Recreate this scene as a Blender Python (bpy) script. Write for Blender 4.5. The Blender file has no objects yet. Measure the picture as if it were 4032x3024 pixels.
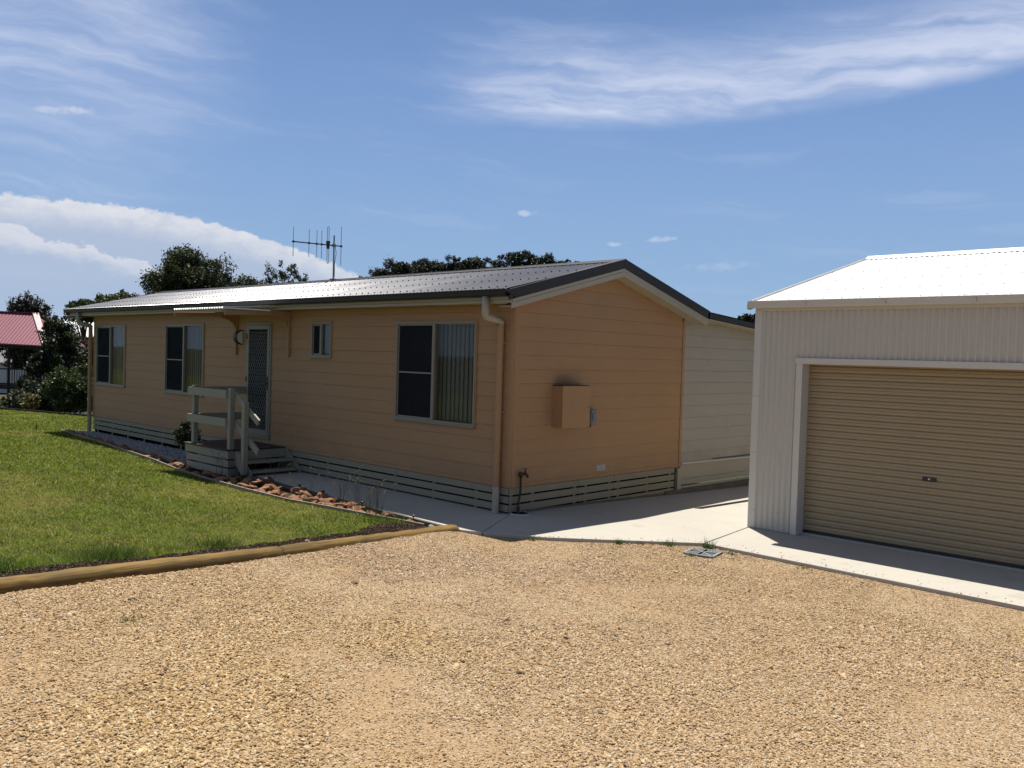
import bpy, bmesh, math, random
import numpy as np
from mathutils import Vector, Matrix

# ------------------------------------------------------------------ camera, sky, sun, exposure
SC = bpy.context.scene
COL = SC.collection
R = math.radians
CAM = Vector((7.9284, -8.3325, 1.7512)); YAW, PITCH, ROLL, FPX = 0.76158, -0.03085, 0.02974, 3391.07
SUN_EL, SUN_TO = R(70.2), Vector((-0.767, 0.642))       # elevation, horizontal direction towards the sun

cam = bpy.data.cameras.new('camera'); cam.sensor_width = 36; cam.lens = FPX / 4032 * 36
cam.clip_start = .05; cam.clip_end = 6000
cam_o = bpy.data.objects.new('camera', cam); COL.objects.link(cam_o); SC.camera = cam_o
f = Vector((-math.sin(YAW)*math.cos(PITCH), math.cos(YAW)*math.cos(PITCH), math.sin(PITCH)))
r = Vector((math.cos(YAW), math.sin(YAW), 0)); u = r.cross(f)
r2 = math.cos(ROLL)*r + math.sin(ROLL)*u; u2 = -math.sin(ROLL)*r + math.cos(ROLL)*u
m = Matrix((r2, u2, -f)).transposed().to_4x4(); m.translation = CAM
cam_o.matrix_world = m

sun = bpy.data.lights.new('sun', 'SUN'); sun.energy = 5.0; sun.angle = R(.53); sun.color = (1, .955, .88)
sun_o = bpy.data.objects.new('sun', sun); COL.objects.link(sun_o)
sd = Vector((SUN_TO.x*math.cos(SUN_EL), SUN_TO.y*math.cos(SUN_EL), math.sin(SUN_EL)))
sun_o.rotation_euler = sd.to_track_quat('Z', 'Y').to_euler(); sun_o.location = (0, 0, 30)

world = bpy.data.worlds.new('World'); SC.world = world; world.use_nodes = True
SKY_STRENGTH = .05
EXPOSURE = .7                       # the camera exposed for the shaded house: sunlit concrete and roofs are close to clipping
SC.view_settings.view_transform = 'Standard'; SC.view_settings.look = 'None'
SC.view_settings.exposure = EXPOSURE; SC.view_settings.gamma = 1; SC.view_settings.use_curve_mapping = False

class NT:
    """small helper round a node tree"""
    def __init__(s, nt): s.nt = nt; s.n = nt.nodes; s.l = nt.links
    def node(s, t, **k):
        n = s.n.new(t)
        for a, v in k.items(): setattr(n, a, v)
        return n
    def put(s, sock, v):
        if isinstance(v, bpy.types.NodeSocket): s.l.new(v, sock)
        elif v is not None: sock.default_value = v
    def m(s, op, a, b=None, c=None, clamp=False):
        n = s.node('ShaderNodeMath', operation=op, use_clamp=clamp)
        for i, v in enumerate((a, b, c)):
            if v is not None: s.put(n.inputs[i], v)
        return n.outputs[0]
    def vm(s, op, a, b=None):
        n = s.node('ShaderNodeVectorMath', operation=op)
        s.put(n.inputs[0], a)
        if b is not None: s.put(n.inputs[1], b)
        return n.outputs[0]
    def ss(s, v, a, b, t0=0., t1=1., kind='SMOOTHSTEP'):
        n = s.node('ShaderNodeMapRange', interpolation_type=kind)
        s.put(n.inputs[0], v); s.put(n.inputs[1], a); s.put(n.inputs[2], b); s.put(n.inputs[3], t0); s.put(n.inputs[4], t1)
        return n.outputs[0]
    def noise(s, vec, scale=5, detail=4, rough=.55, dist=0, dim='3D'):
        n = s.node('ShaderNodeTexNoise', noise_dimensions=dim)
        s.put(n.inputs['Vector'], vec); n.inputs['Scale'].default_value = scale; n.inputs['Detail'].default_value = detail
        n.inputs['Roughness'].default_value = rough; n.inputs['Distortion'].default_value = dist
        return n.outputs['Fac']
    def mix(s, f_, a, b, blend='MIX'):
        n = s.node('ShaderNodeMix', data_type='RGBA', blend_type=blend)
        s.put(n.inputs[0], f_)
        for i, v in ((6, a), (7, b)):
            if isinstance(v, (tuple, list)): v = tuple(v) + (1,) * (4 - len(v))
            s.put(n.inputs[i], v)
        return n.outputs[2]
    def xyz(s, x, y, z):
        n = s.node('ShaderNodeCombineXYZ')
        for i, v in enumerate((x, y, z)): s.put(n.inputs[i], v)
        return n.outputs[0]
    def sep(s, v):
        n = s.node('ShaderNodeSeparateXYZ'); s.put(n.inputs[0], v); return n.outputs

def build_sky():
    w = NT(world.node_tree); w.n.clear()
    out = w.node('ShaderNodeOutputWorld'); bg = w.node('ShaderNodeBackground'); bg.inputs[1].default_value = SKY_STRENGTH
    sky = w.node('ShaderNodeTexSky', sky_type='NISHITA', sun_disc=False, sun_elevation=SUN_EL,
                 sun_rotation=math.atan2(SUN_TO.x, SUN_TO.y), altitude=40, air_density=.85, dust_density=.2, ozone_density=2.2)
    d = w.vm('NORMALIZE', w.node('ShaderNodeTexCoord').outputs['Generated'])
    x, y, z = w.sep(d)
    az = w.m('MULTIPLY', w.m('ARCTAN2', w.m('MULTIPLY', x, -1.), y), 57.2958)
    az = w.m('SUBTRACT', az, math.degrees(YAW))                # degrees, left of the view axis positive
    el = w.m('MULTIPLY', w.m('ARCSINE', z), 57.2958)
    p = w.xyz(az, el, 0.)
    # soft domain warp
    w1 = w.noise(w.vm('MULTIPLY', p, (.09, .16, 0)), 1, 4, .6)
    w2 = w.noise(w.vm('MULTIPLY', p, (.07, .2, 0)), 1.7, 4, .6)
    elw = w.m('ADD', el, w.m('MULTIPLY', w.m('SUBTRACT', w1, .5), 3.4))
    azw = w.m('ADD', az, w.m('MULTIPLY', w.m('SUBTRACT', w2, .5), 9.))
    # high cirrus, fibrous noise drawn out along the wind, everywhere but thin
    fib = w.noise(w.xyz(w.m('MULTIPLY', w.m('ADD', azw, w.m('MULTIPLY', elw, .5)), .045), w.m('MULTIPLY', w.m('SUBTRACT', elw, w.m('MULTIPLY', azw, .06)), .42), 0.), 1.6, 6, .58)
    big = w.noise(w.vm('MULTIPLY', p, (.03, .07, 0)), 1.3, 2, .5)
    thin = w.m('MULTIPLY', w.ss(fib, .48, .8), w.ss(big, .36, .62))
    # the broad cirrus streak
    low = w.m('ADD', 14.75, w.m('MULTIPLY', w.m('MAXIMUM', w.m('SUBTRACT', w.m('MULTIPLY', az, -1.), 14.), 0.), .12))
    low = w.m('ADD', low, w.m('MULTIPLY', w.m('SUBTRACT', w1, .5), 1.6))
    h = w.m('SUBTRACT', el, low)
    streak = w.m('MULTIPLY', w.ss(h, -.15, 1.3), w.ss(h, 2., 7., 1., 0.))
    streak = w.m('MULTIPLY', streak, w.ss(azw, -3., 8., 1., 0.))
    streak = w.m('MULTIPLY', streak, w.ss(fib, .26, .68, .22, 1.))
    # pale veil on the left side
    veil = w.m('MULTIPLY', w.ss(azw, 15., 27., 0., 1.), w.ss(elw, 9.5, 17., .25, 1.))
    veil = w.m('MULTIPLY', veil, w.ss(fib, .3, .75, .2, .85))
    ci = w.m('ADD', w.m('MULTIPLY', streak, .85), w.m('ADD', w.m('MULTIPLY', thin, .2), w.m('MULTIPLY', veil, .8)), clamp=True)
    # cumulus bank low on the left
    pn = w.noise(w.vm('MULTIPLY', p, (.55, .95, 0)), 1, 6, .6)
    edge = w.noise(w.vm('MULTIPLY', p, (1.3, 1.9, 0)), 1, 4, .6)
    top = w.m('SUBTRACT', 8.45, w.m('MULTIPLY', w.m('POWER', w.m('MAXIMUM', w.m('SUBTRACT', 26., az), 0.), 2.), .0135))
    top = w.m('ADD', top, w.m('MULTIPLY', w.m('SUBTRACT', edge, .5), .9))
    inn = w.m('SUBTRACT', top, el)
    bank = w.ss(inn, -.03, .22)
    top2 = w.m('SUBTRACT', 6.7, w.m('MULTIPLY', w.m('SUBTRACT', 31., az), .19))
    top2 = w.m('ADD', top2, w.m('MULTIPLY', w.m('SUBTRACT', pn, .5), 2.2))
    in2 = w.m('SUBTRACT', top2, el)
    lit = w.m('MAXIMUM', w.m('MULTIPLY', w.ss(inn, .2, 2.1, 1., 0.), w.ss(pn, .3, .62, .55, 1.)),
              w.m('MULTIPLY', w.m('MULTIPLY', w.ss(in2, 0., .2), w.ss(in2, .2, 1.5, 1., 0.)), .8))
    # little fair weather puffs
    puffs = None
    for (a, e, sa, se) in ((27.6, 13.4, 1.7, .24), (-.6, 9.5, .62, .2), (-6.5, 7.6, .8, .15), (-9.5, 7.95, .95, .2), (-13.2, 6.2, 2.2, .35)):
        q = w.m('ADD', w.m('POWER', w.m('ABSOLUTE', w.m('DIVIDE', w.m('SUBTRACT', az, a), sa)), 2.), w.m('POWER', w.m('ABSOLUTE', w.m('DIVIDE', w.m('SUBTRACT', w.m('ADD', el, w.m('MULTIPLY', w.m('SUBTRACT', az, a), .13 if a > 0 else .05)), e), se)), 2.))
        q = w.ss(w.m('ADD', q, w.m('MULTIPLY', w.m('SUBTRACT', edge, .5), 4.6)), -.4, 1.3, .85 if a > -12 else .3, 0.)
        puffs = q if puffs is None else w.m('MAXIMUM', puffs, q)
    white = 1 / SKY_STRENGTH / 2 ** EXPOSURE
    hz = w.mix(w.ss(el, 0., 24.), (.305*white, .47*white, .71*white), (.19*white, .34*white, .70*white))   # bright lower air, deep blue overhead
    skyc = w.mix(w.ss(el, 8., 38., .86, 0.), sky.outputs[0], hz)
    c1 = w.mix(ci, skyc, (.66*white, .72*white, .89*white))
    bankc = w.mix(lit, (.45*white, .53*white, .69*white), (.76*white, .77*white, .82*white))
    c2 = w.mix(w.m('MULTIPLY', bank, w.ss(el, 1., 7.5, .5, .95)), c1, bankc)
    c3 = w.mix(w.m('MULTIPLY', puffs, .5), c2, (.78*white, .81*white, .90*white))
    w.l.new(c3, bg.inputs[0]); w.l.new(bg.outputs[0], out.inputs[0])
build_sky()

# ------------------------------------------------------------------ materials
MATS = {}
def new_mat(name):
    mt = bpy.data.materials.new(name); mt.use_nodes = True; t = NT(mt.node_tree); t.n.clear()
    out = t.node('ShaderNodeOutputMaterial'); MATS[name] = mt
    return t, out
def pos(t): return t.node('ShaderNodeNewGeometry').outputs['Position']
def bump(t, h, strength=.3, dist=.01):
    b = t.node('ShaderNodeBump'); b.inputs['Strength'].default_value = strength; b.inputs['Distance'].default_value = dist
    t.put(b.inputs['Height'], h); return b.outputs[0]
def principled(t, out, col, rough=.6, spec=.5, metal=0, normal=None, coat=0):
    b = t.node('ShaderNodeBsdfPrincipled')
    if isinstance(col, (tuple, list)): col = tuple(col) + (1,) * (4 - len(col))
    t.put(b.inputs['Base Color'], col); t.put(b.inputs['Roughness'], rough); t.put(b.inputs['Metallic'], metal)
    b.inputs['Specular IOR Level'].default_value = spec; b.inputs['Coat Weight'].default_value = coat
    if normal is not None: t.l.new(normal, b.inputs['Normal'])
    t.l.new(b.outputs[0], out.inputs[0]); return b
def plain(name, col, rough=.55, spec=.4, var=.12, vs=2.5, bs=60, bst=.08, metal=0, dirt=None, stretch=(1, 1, 1)):
    """paint / plastic / metal: slight cloudy colour drift plus fine relief"""
    t, out = new_mat(name); p = t.vm('MULTIPLY', pos(t), stretch)
    n = t.noise(p, vs, 5, .6); n2 = t.noise(p, vs * 9, 3, .6)
    k = t.m('ADD', t.m('MULTIPLY', t.m('SUBTRACT', n, .5), var * 2), t.m('MULTIPLY', t.m('SUBTRACT', n2, .5), var))
    c = t.mix(1., tuple(col), t.xyz(*[t.m('ADD', 1., k)] * 3), 'MULTIPLY')
    if dirt: c = t.mix(t.m('MULTIPLY', t.ss(t.noise(p, vs * 1.7, 6, .7), .52, .75), dirt[3]), c, tuple(dirt[:3]))
    principled(t, out, c, t.ss(n2, .2, .8, rough - .06, rough + .08), spec, metal, bump(t, t.noise(p, bs, 3), bst, .004))
    return MATS[name]

def mat_siding(name, col, dark_patch=False):
    t, out = new_mat(name); p = pos(t); x, y, z = t.sep(p)
    n = t.noise(t.vm('MULTIPLY', p, (1, 1, 3)), .8, 5, .6); n2 = t.noise(t.vm('MULTIPLY', p, (3, 3, 40)), 2.5, 4, .6)
    k = t.m('ADD', 1., t.m('ADD', t.m('MULTIPLY', t.m('SUBTRACT', n, .5), .16), t.m('MULTIPLY', t.m('SUBTRACT', n2, .5), .1)))
    c = t.mix(1., tuple(col), t.xyz(k, k, k), 'MULTIPLY')
    if dark_patch:   # dark oval patch above the meter box, fading outwards
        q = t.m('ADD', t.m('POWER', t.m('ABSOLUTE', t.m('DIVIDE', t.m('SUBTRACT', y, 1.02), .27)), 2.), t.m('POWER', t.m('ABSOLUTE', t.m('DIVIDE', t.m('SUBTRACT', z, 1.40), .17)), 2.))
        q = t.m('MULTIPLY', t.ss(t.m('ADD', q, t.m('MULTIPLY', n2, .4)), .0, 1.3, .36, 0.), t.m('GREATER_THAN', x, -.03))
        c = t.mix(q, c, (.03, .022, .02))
    dirt = t.m('MULTIPLY', t.ss(t.noise(t.vm('MULTIPLY', p, (6, 6, .6)), 1.2, 5, .7), .5, .8), .14)
    low = t.m('MULTIPLY', t.ss(t.m('ADD', z, t.m('MULTIPLY', t.noise(p, 7, 5, .7), .5)), .25, .62, .3, 0.), t.ss(t.noise(p, 2.5, 4), .3, .7))
    c = t.mix(t.m('ADD', dirt, low, clamp=True), c, (.17, .125, .085))
    principled(t, out, c, .62, .3, 0, bump(t, t.noise(t.vm('MULTIPLY', p, (2, 2, 30)), 14, 4), .12, .004))

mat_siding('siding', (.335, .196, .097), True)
mat_siding('box_paint', (.335, .196, .097))
mat_siding('annex_siding', (.33, .30, .255))
plain('trim', (.33, .295, .22), .5, .4, .08, 1.5, dirt=(.3, .25, .17, .18))
plain('soffit', (0.363, 0.319, 0.22), .6, .3, .06)
plain('slat_paint', (.24, .215, .15), .6, .3, .12, 2, dirt=(.16, .13, .09, .35))
plain('charcoal', (.018, .0155, .0145), .5, .3, .1, 2)
plain('window_frame', (.20, .178, .137), .42, .5, .06)
plain('timber_paint', (.265, .238, .178), .55, .35, .1, 3, dirt=(.22, .19, .13, .25))
plain('decking', (0.051, 0.0372, 0.0288), .6, .3, .3, 4, stretch=(3, .4, 1))
plain('black_plastic', (0.014, 0.014, 0.0154), .4, .5, .1)
plain('grey_box', (0.132, 0.15, 0.162), .45, .5, .06)
plain('lamp_diffuser', (.6, .62, .66), .35, .5, .03)
plain('brass', (.05, .022, .015), .45, .5, .25, 30, metal=.4)
plain('pipe_grey', (.03, .027, .025), .6, .3, .2, 12)
plain('pvc_white', (0.432, 0.432, 0.42), .4, .5, .06)
plain('aluminium', (.5, .51, .53), .35, .5, .08, metal=.8)
plain('grille_grey', (.16, .16, .155), .5, .4, .1)
plain('dark_metal', (.05, .05, .055), .4, .5, .1, metal=.5)
plain('blind', (.135, .135, .122), .7, .2, .06)
plain('inner_door', (.06, .062, .066), .5, .4, .08)
plain('surfmist', (.46, .43, .37), .42, .45, .05, 1.2, dirt=(.42, .36, .26, .12), stretch=(1, 1, .4))
plain('surfmist_trim', (.50, .475, .42), .4, .45, .05, 1.2)
plain('door_beige', (.295, .228, .134), .45, .4, .07, 1.5, dirt=(.3, .22, .13, .2), stretch=(1, 1, 3))
plain('white_roof', (0.68, 0.68, 0.6587), .38, .5, .05, .8)
plain('frosted', (0.078, 0.114, 0.114), .3, .5, .04)
plain('plate', (0.33, 0.341, 0.33), .4, .5, .05)
plain('print', (.12, .13, .14), .6, .3, .05)
plain('green_paint', (0.0084, 0.049, 0.0245), .5, .4, .1)
plain('plinth', (0.12, 0.1075, 0.085), .85, .2, .35, 6, 40, .4, dirt=(.1, .08, .06, .4))
plain('soil', (.034, .022, .0145), .95, .1, .6, 14, 60, .9)
plain('bed_soil', (.04, .027, .018), .95, .1, .5, 10, 60, .9)
plain('edging', (0.248, 0.2046, 0.1457), .8, .2, .3, 5, 50, .4, dirt=(.15, .12, .08, .5))
plain('border_timber', (.02, .016, .013), .95, .05, .3, 4)
plain('dark_timber', (0.033, 0.0252, 0.021), .8, .2, .3, 4)
plain('maroon_roof', (.19, .052, .07), .5, .4, .1, 1)
plain('maroon_trim', (.21, .072, .092), .5, .4, .1, 1)
plain('white_paint', (0.4464, 0.4402, 0.4216), .5, .4, .08)
plain('grey_roof', (0.124, 0.124, 0.1271), .6, .3, .12)
plain('bark', (0.0525, 0.0375, 0.0275), .9, .1, .45, 6, 30, .8, stretch=(1, 1, .3))
plain('pale_bark', (0.18, 0.16, 0.135), .9, .1, .4, 4, 30, .5, stretch=(1, 1, .3))
plain('drain_void', (.012, .012, .013), .9, .1, .2)
plain('galv', (0.2232, 0.2294, 0.2325), .5, .4, .3, 25, metal=.3, dirt=(.25, .2, .14, .4))

def mat_roof(name, col, rough):
    t, out = new_mat(name); p = pos(t)
    n = t.noise(t.vm('MULTIPLY', p, (1.2, .3, .3)), 1., 5, .6)
    c = t.mix(1., tuple(col), t.xyz(*[t.ss(n, .2, .8, .88, 1.1)] * 3), 'MULTIPLY')
    principled(t, out, c, t.ss(n, .25, .75, rough - .015, rough + .02), 1., .0, bump(t, t.noise(p, 5, 2), .03, .01), .3)
mat_roof('roof_grey', (.06, .054, .053), .25)

def mat_concrete(name, col):
    t, out = new_mat(name); p = pos(t)
    a = t.noise(p, .7, 6, .62); b = t.noise(p, 6, 6, .7); g = t.noise(p, 160, 2, .6)
    br = t.noise(t.vm('MULTIPLY', p, (1.2, 14, 1)), 3, 4, .6)
    k = t.m('ADD', t.m('ADD', t.m('MULTIPLY', t.m('SUBTRACT', a, .5), .26), t.m('MULTIPLY', t.m('SUBTRACT', b, .5), .12)), t.m('MULTIPLY', t.m('SUBTRACT', g, .5), .16))
    c = t.mix(1., tuple(col), t.xyz(*[t.m('ADD', 1., k)] * 3), 'MULTIPLY')
    c = t.mix(t.m('MULTIPLY', t.ss(t.noise(p, 2.3, 6, .75), .54, .72), .3), c, (.2, .155, .1))
    c = t.mix(t.m('MULTIPLY', t.ss(t.noise(p, 22, 3, .6), .7, .76), .5), c, (.16, .13, .1))
    principled(t, out, c, .85, .25, 0, bump(t, t.m('ADD', t.m('MULTIPLY', br, .6), g), .25, .004))
mat_concrete('concrete', (.36, .335, .285))

def mat_gravel():
    t, out = new_mat('gravel_ground'); p = pos(t)
    v = t.node('ShaderNodeTexVoronoi', feature='F1'); t.put(v.inputs['Vector'], p); v.inputs['Scale'].default_value = 85
    v2 = t.node('ShaderNodeTexVoronoi', feature='F1'); t.put(v2.inputs['Vector'], p); v2.inputs['Scale'].default_value = 190
    cs = t.sep(v.outputs['Color'])
    big = t.noise(p, .55, 5, .6); mid = t.noise(p, 2.1, 5, .65)
    sand = t.mix(t.ss(mid, .35, .68), (.32, .21, .108), (.27, .172, .088))
    st = t.mix(cs[0], (.225, .145, .075), (.40, .29, .17))
    st = t.mix(t.ss(cs[1], .86, .97), st, (.14, .095, .06))
    st = t.mix(t.ss(cs[2], .86, .97), st, (.45, .40, .31))
    c = t.mix(t.ss(t.m('ADD', big, t.m('MULTIPLY', t.m('SUBTRACT', mid, .5), .7)), .36, .58), t.mix(t.ss(t.noise(p, 30, 4, .7), .35, .65, .15, .7), sand, st), st)
    hgt = t.m('ADD', t.m('MULTIPLY', v.outputs['Distance'], -1.), t.m('MULTIPLY', v2.outputs['Distance'], -.5))
    principled(t, out, c, .9, .2, 0, bump(t, hgt, .7, .012))
mat_gravel()

def mat_instcol(name, rough=.85, attr='INSTANCER', spec=.25, fine=70, amt=.3):
    t, out = new_mat(name); a = t.node('ShaderNodeAttribute', attribute_type=attr, attribute_name='col'); p = pos(t)
    n = t.noise(p, fine, 3, .6)
    c = t.mix(1., a.outputs['Color'], t.xyz(*[t.ss(n, .2, .8, 1 - amt, 1 + amt)] * 3), 'MULTIPLY')
    principled(t, out, c, rough, spec)
mat_instcol('stone_mix', .9, spec=.12)
def mat_leaf(name, trans=.35, rough=.55, spec=.35):
    t, out = new_mat(name); a = t.node('ShaderNodeAttribute', attribute_type='GEOMETRY', attribute_name='col')
    b = t.node('ShaderNodeBsdfPrincipled'); t.l.new(a.outputs['Color'], b.inputs['Base Color'])
    b.inputs['Roughness'].default_value = rough; b.inputs['Specular IOR Level'].default_value = spec
    tr = t.node('ShaderNodeBsdfTranslucent'); t.l.new(t.mix(1., a.outputs['Color'], (1.15, 1.25, .6), 'MULTIPLY'), tr.inputs[0])
    mx = t.node('ShaderNodeMixShader'); mx.inputs[0].default_value = trans
    t.l.new(b.outputs[0], mx.inputs[1]); t.l.new(tr.outputs[0], mx.inputs[2]); t.l.new(mx.outputs[0], out.inputs[0])
mat_leaf('leaf', .22); mat_leaf('grass_blade', .35, .65, .2); mat_leaf('twig_grass', .3, .7, .1)

def mat_lawn():
    t, out = new_mat('lawn_ground'); p = pos(t)
    a = t.noise(p, .7, 5, .6); b = t.noise(p, 3.2, 5, .65); g = t.noise(p, 45, 4, .7)
    c = t.mix(t.ss(b, .3, .7), (.078, .10, .0135), (.12, .118, .019))
    c = t.mix(t.ss(a, .48, .68, 0., .55), c, (.18, .13, .04))
    c = t.mix(t.ss(g, .35, .6, .5, 0.), c, (.04, .046, .009))
    principled(t, out, c, .9, .15, 0, bump(t, g, 1., .03))
mat_lawn()
def mat_far():
    t, out = new_mat('far_ground'); p = pos(t)
    a = t.noise(p, .03, 5, .6); b = t.noise(p, .4, 5, .65)
    c = t.mix(t.ss(a, .35, .62), (.042, .042, .024), (.065, .06, .032)); c = t.mix(t.ss(b, .4, .7, 0., .5), c, (.06, .07, .02))
    principled(t, out, c, .95, .1)
mat_far()
def mat_log():
    t, out = new_mat('pine_log'); tc = t.node('ShaderNodeTexCoord').outputs['Object']
    g = t.noise(t.vm('MULTIPLY', tc, (1.1, 26, 26)), 1.3, 5, .6, .4); b = t.noise(t.vm('MULTIPLY', tc, (.9, 5, 5)), 1., 4, .6)
    c = t.mix(t.ss(g, .3, .7), (.07, .039, .01), (.235, .142, .035)); c = t.mix(t.ss(b, .42, .62, 0., .75), c, (.07, .05, .017))
    c = t.mix(t.ss(t.noise(t.vm('MULTIPLY', tc, (.7, 9, 9)), 1.6, 4, .6), .5, .68, 0., .6), c, (.06, .035, .012))
    v = t.node('ShaderNodeTexVoronoi', feature='F1'); t.put(v.inputs['Vector'], t.vm('MULTIPLY', tc, (1., 3.2, 3.2))); v.inputs['Scale'].default_value = 1.9
    c = t.mix(t.ss(v.outputs['Distance'], .05, .16, .8, 0.), c, (.09, .05, .022))
    cr = t.noise(t.vm('MULTIPLY', tc, (.8, 60, 60)), 1., 2, .5)
    c = t.mix(t.ss(cr, .66, .71, 0., .7), c, (.1, .065, .03))
    principled(t, out, c, .75, .2, 0, bump(t, t.m('ADD', g, t.m('MULTIPLY', t.ss(cr, .64, .7), -1.)), .5, .006))
mat_log()
def mat_glass():
    t, out = new_mat('glass'); ge = t.node('ShaderNodeNewGeometry')
    c = t.node('ShaderNodeVectorMath', operation='DOT_PRODUCT'); t.l.new(ge.outputs['Normal'], c.inputs[0]); t.l.new(ge.outputs['Incoming'], c.inputs[1])
    fr = t.m('ADD', .04, t.m('MULTIPLY', .96, t.m('POWER', t.m('SUBTRACT', 1., t.m('ABSOLUTE', c.outputs['Value'])), 5.)))
    g = t.node('ShaderNodeBsdfGlossy'); g.inputs['Roughness'].default_value = .02; g.inputs[0].default_value = (.9, .93, .92, 1)
    t.l.new(bump(t, t.noise(pos(t), 1.2, 2), .012, .05), g.inputs['Normal'])
    tr = t.node('ShaderNodeBsdfTransparent'); tr.inputs[0].default_value = (.88, .89, .885, 1)
    mx = t.node('ShaderNodeMixShader'); t.l.new(t.m('MULTIPLY', fr, .55), mx.inputs[0]); t.l.new(tr.outputs[0], mx.inputs[1]); t.l.new(g.outputs[0], mx.inputs[2])
    t.l.new(mx.outputs[0], out.inputs[0])
mat_glass()
def mat_screen(name, cover):
    t, out = new_mat(name); d = t.node('ShaderNodeBsdfDiffuse'); d.inputs[0].default_value = (.022, .024, .028, 1)
    tr = t.node('ShaderNodeBsdfTransparent'); mx = t.node('ShaderNodeMixShader')
    t.l.new(t.ss(t.noise(pos(t), 8, 3), .2, .8, cover - .05, cover + .05), mx.inputs[0])
    t.l.new(tr.outputs[0], mx.inputs[1]); t.l.new(d.outputs[0], mx.inputs[2]); t.l.new(mx.outputs[0], out.inputs[0])
mat_screen('fly_screen', .62); mat_screen('door_screen', .45)
def mat_rock():
    t, out = new_mat('rock'); p = pos(t); oi = t.node('ShaderNodeObjectInfo').outputs['Random']
    n = t.noise(p, 9, 6, .65); n2 = t.noise(p, 40, 4, .7)
    a = t.mix(oi, (.17, .082, .045), (.27, .165, .10)); a = t.mix(t.ss(oi, .78, .8), a, (.12, .10, .09))
    c = t.mix(t.ss(n, .35, .65), a, (.25, .115, .055)); c = t.mix(t.ss(n2, .55, .75, 0., .6), c, (.07, .045, .03))
    principled(t, out, c, .9, .2, 0, bump(t, t.m('ADD', n, t.m('MULTIPLY', n2, .4)), .8, .03))
mat_rock()
plain('pale_rock', (0.364, 0.336, 0.252), .9, .2, .3, 12, 40, .6)
M = MATS

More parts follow.
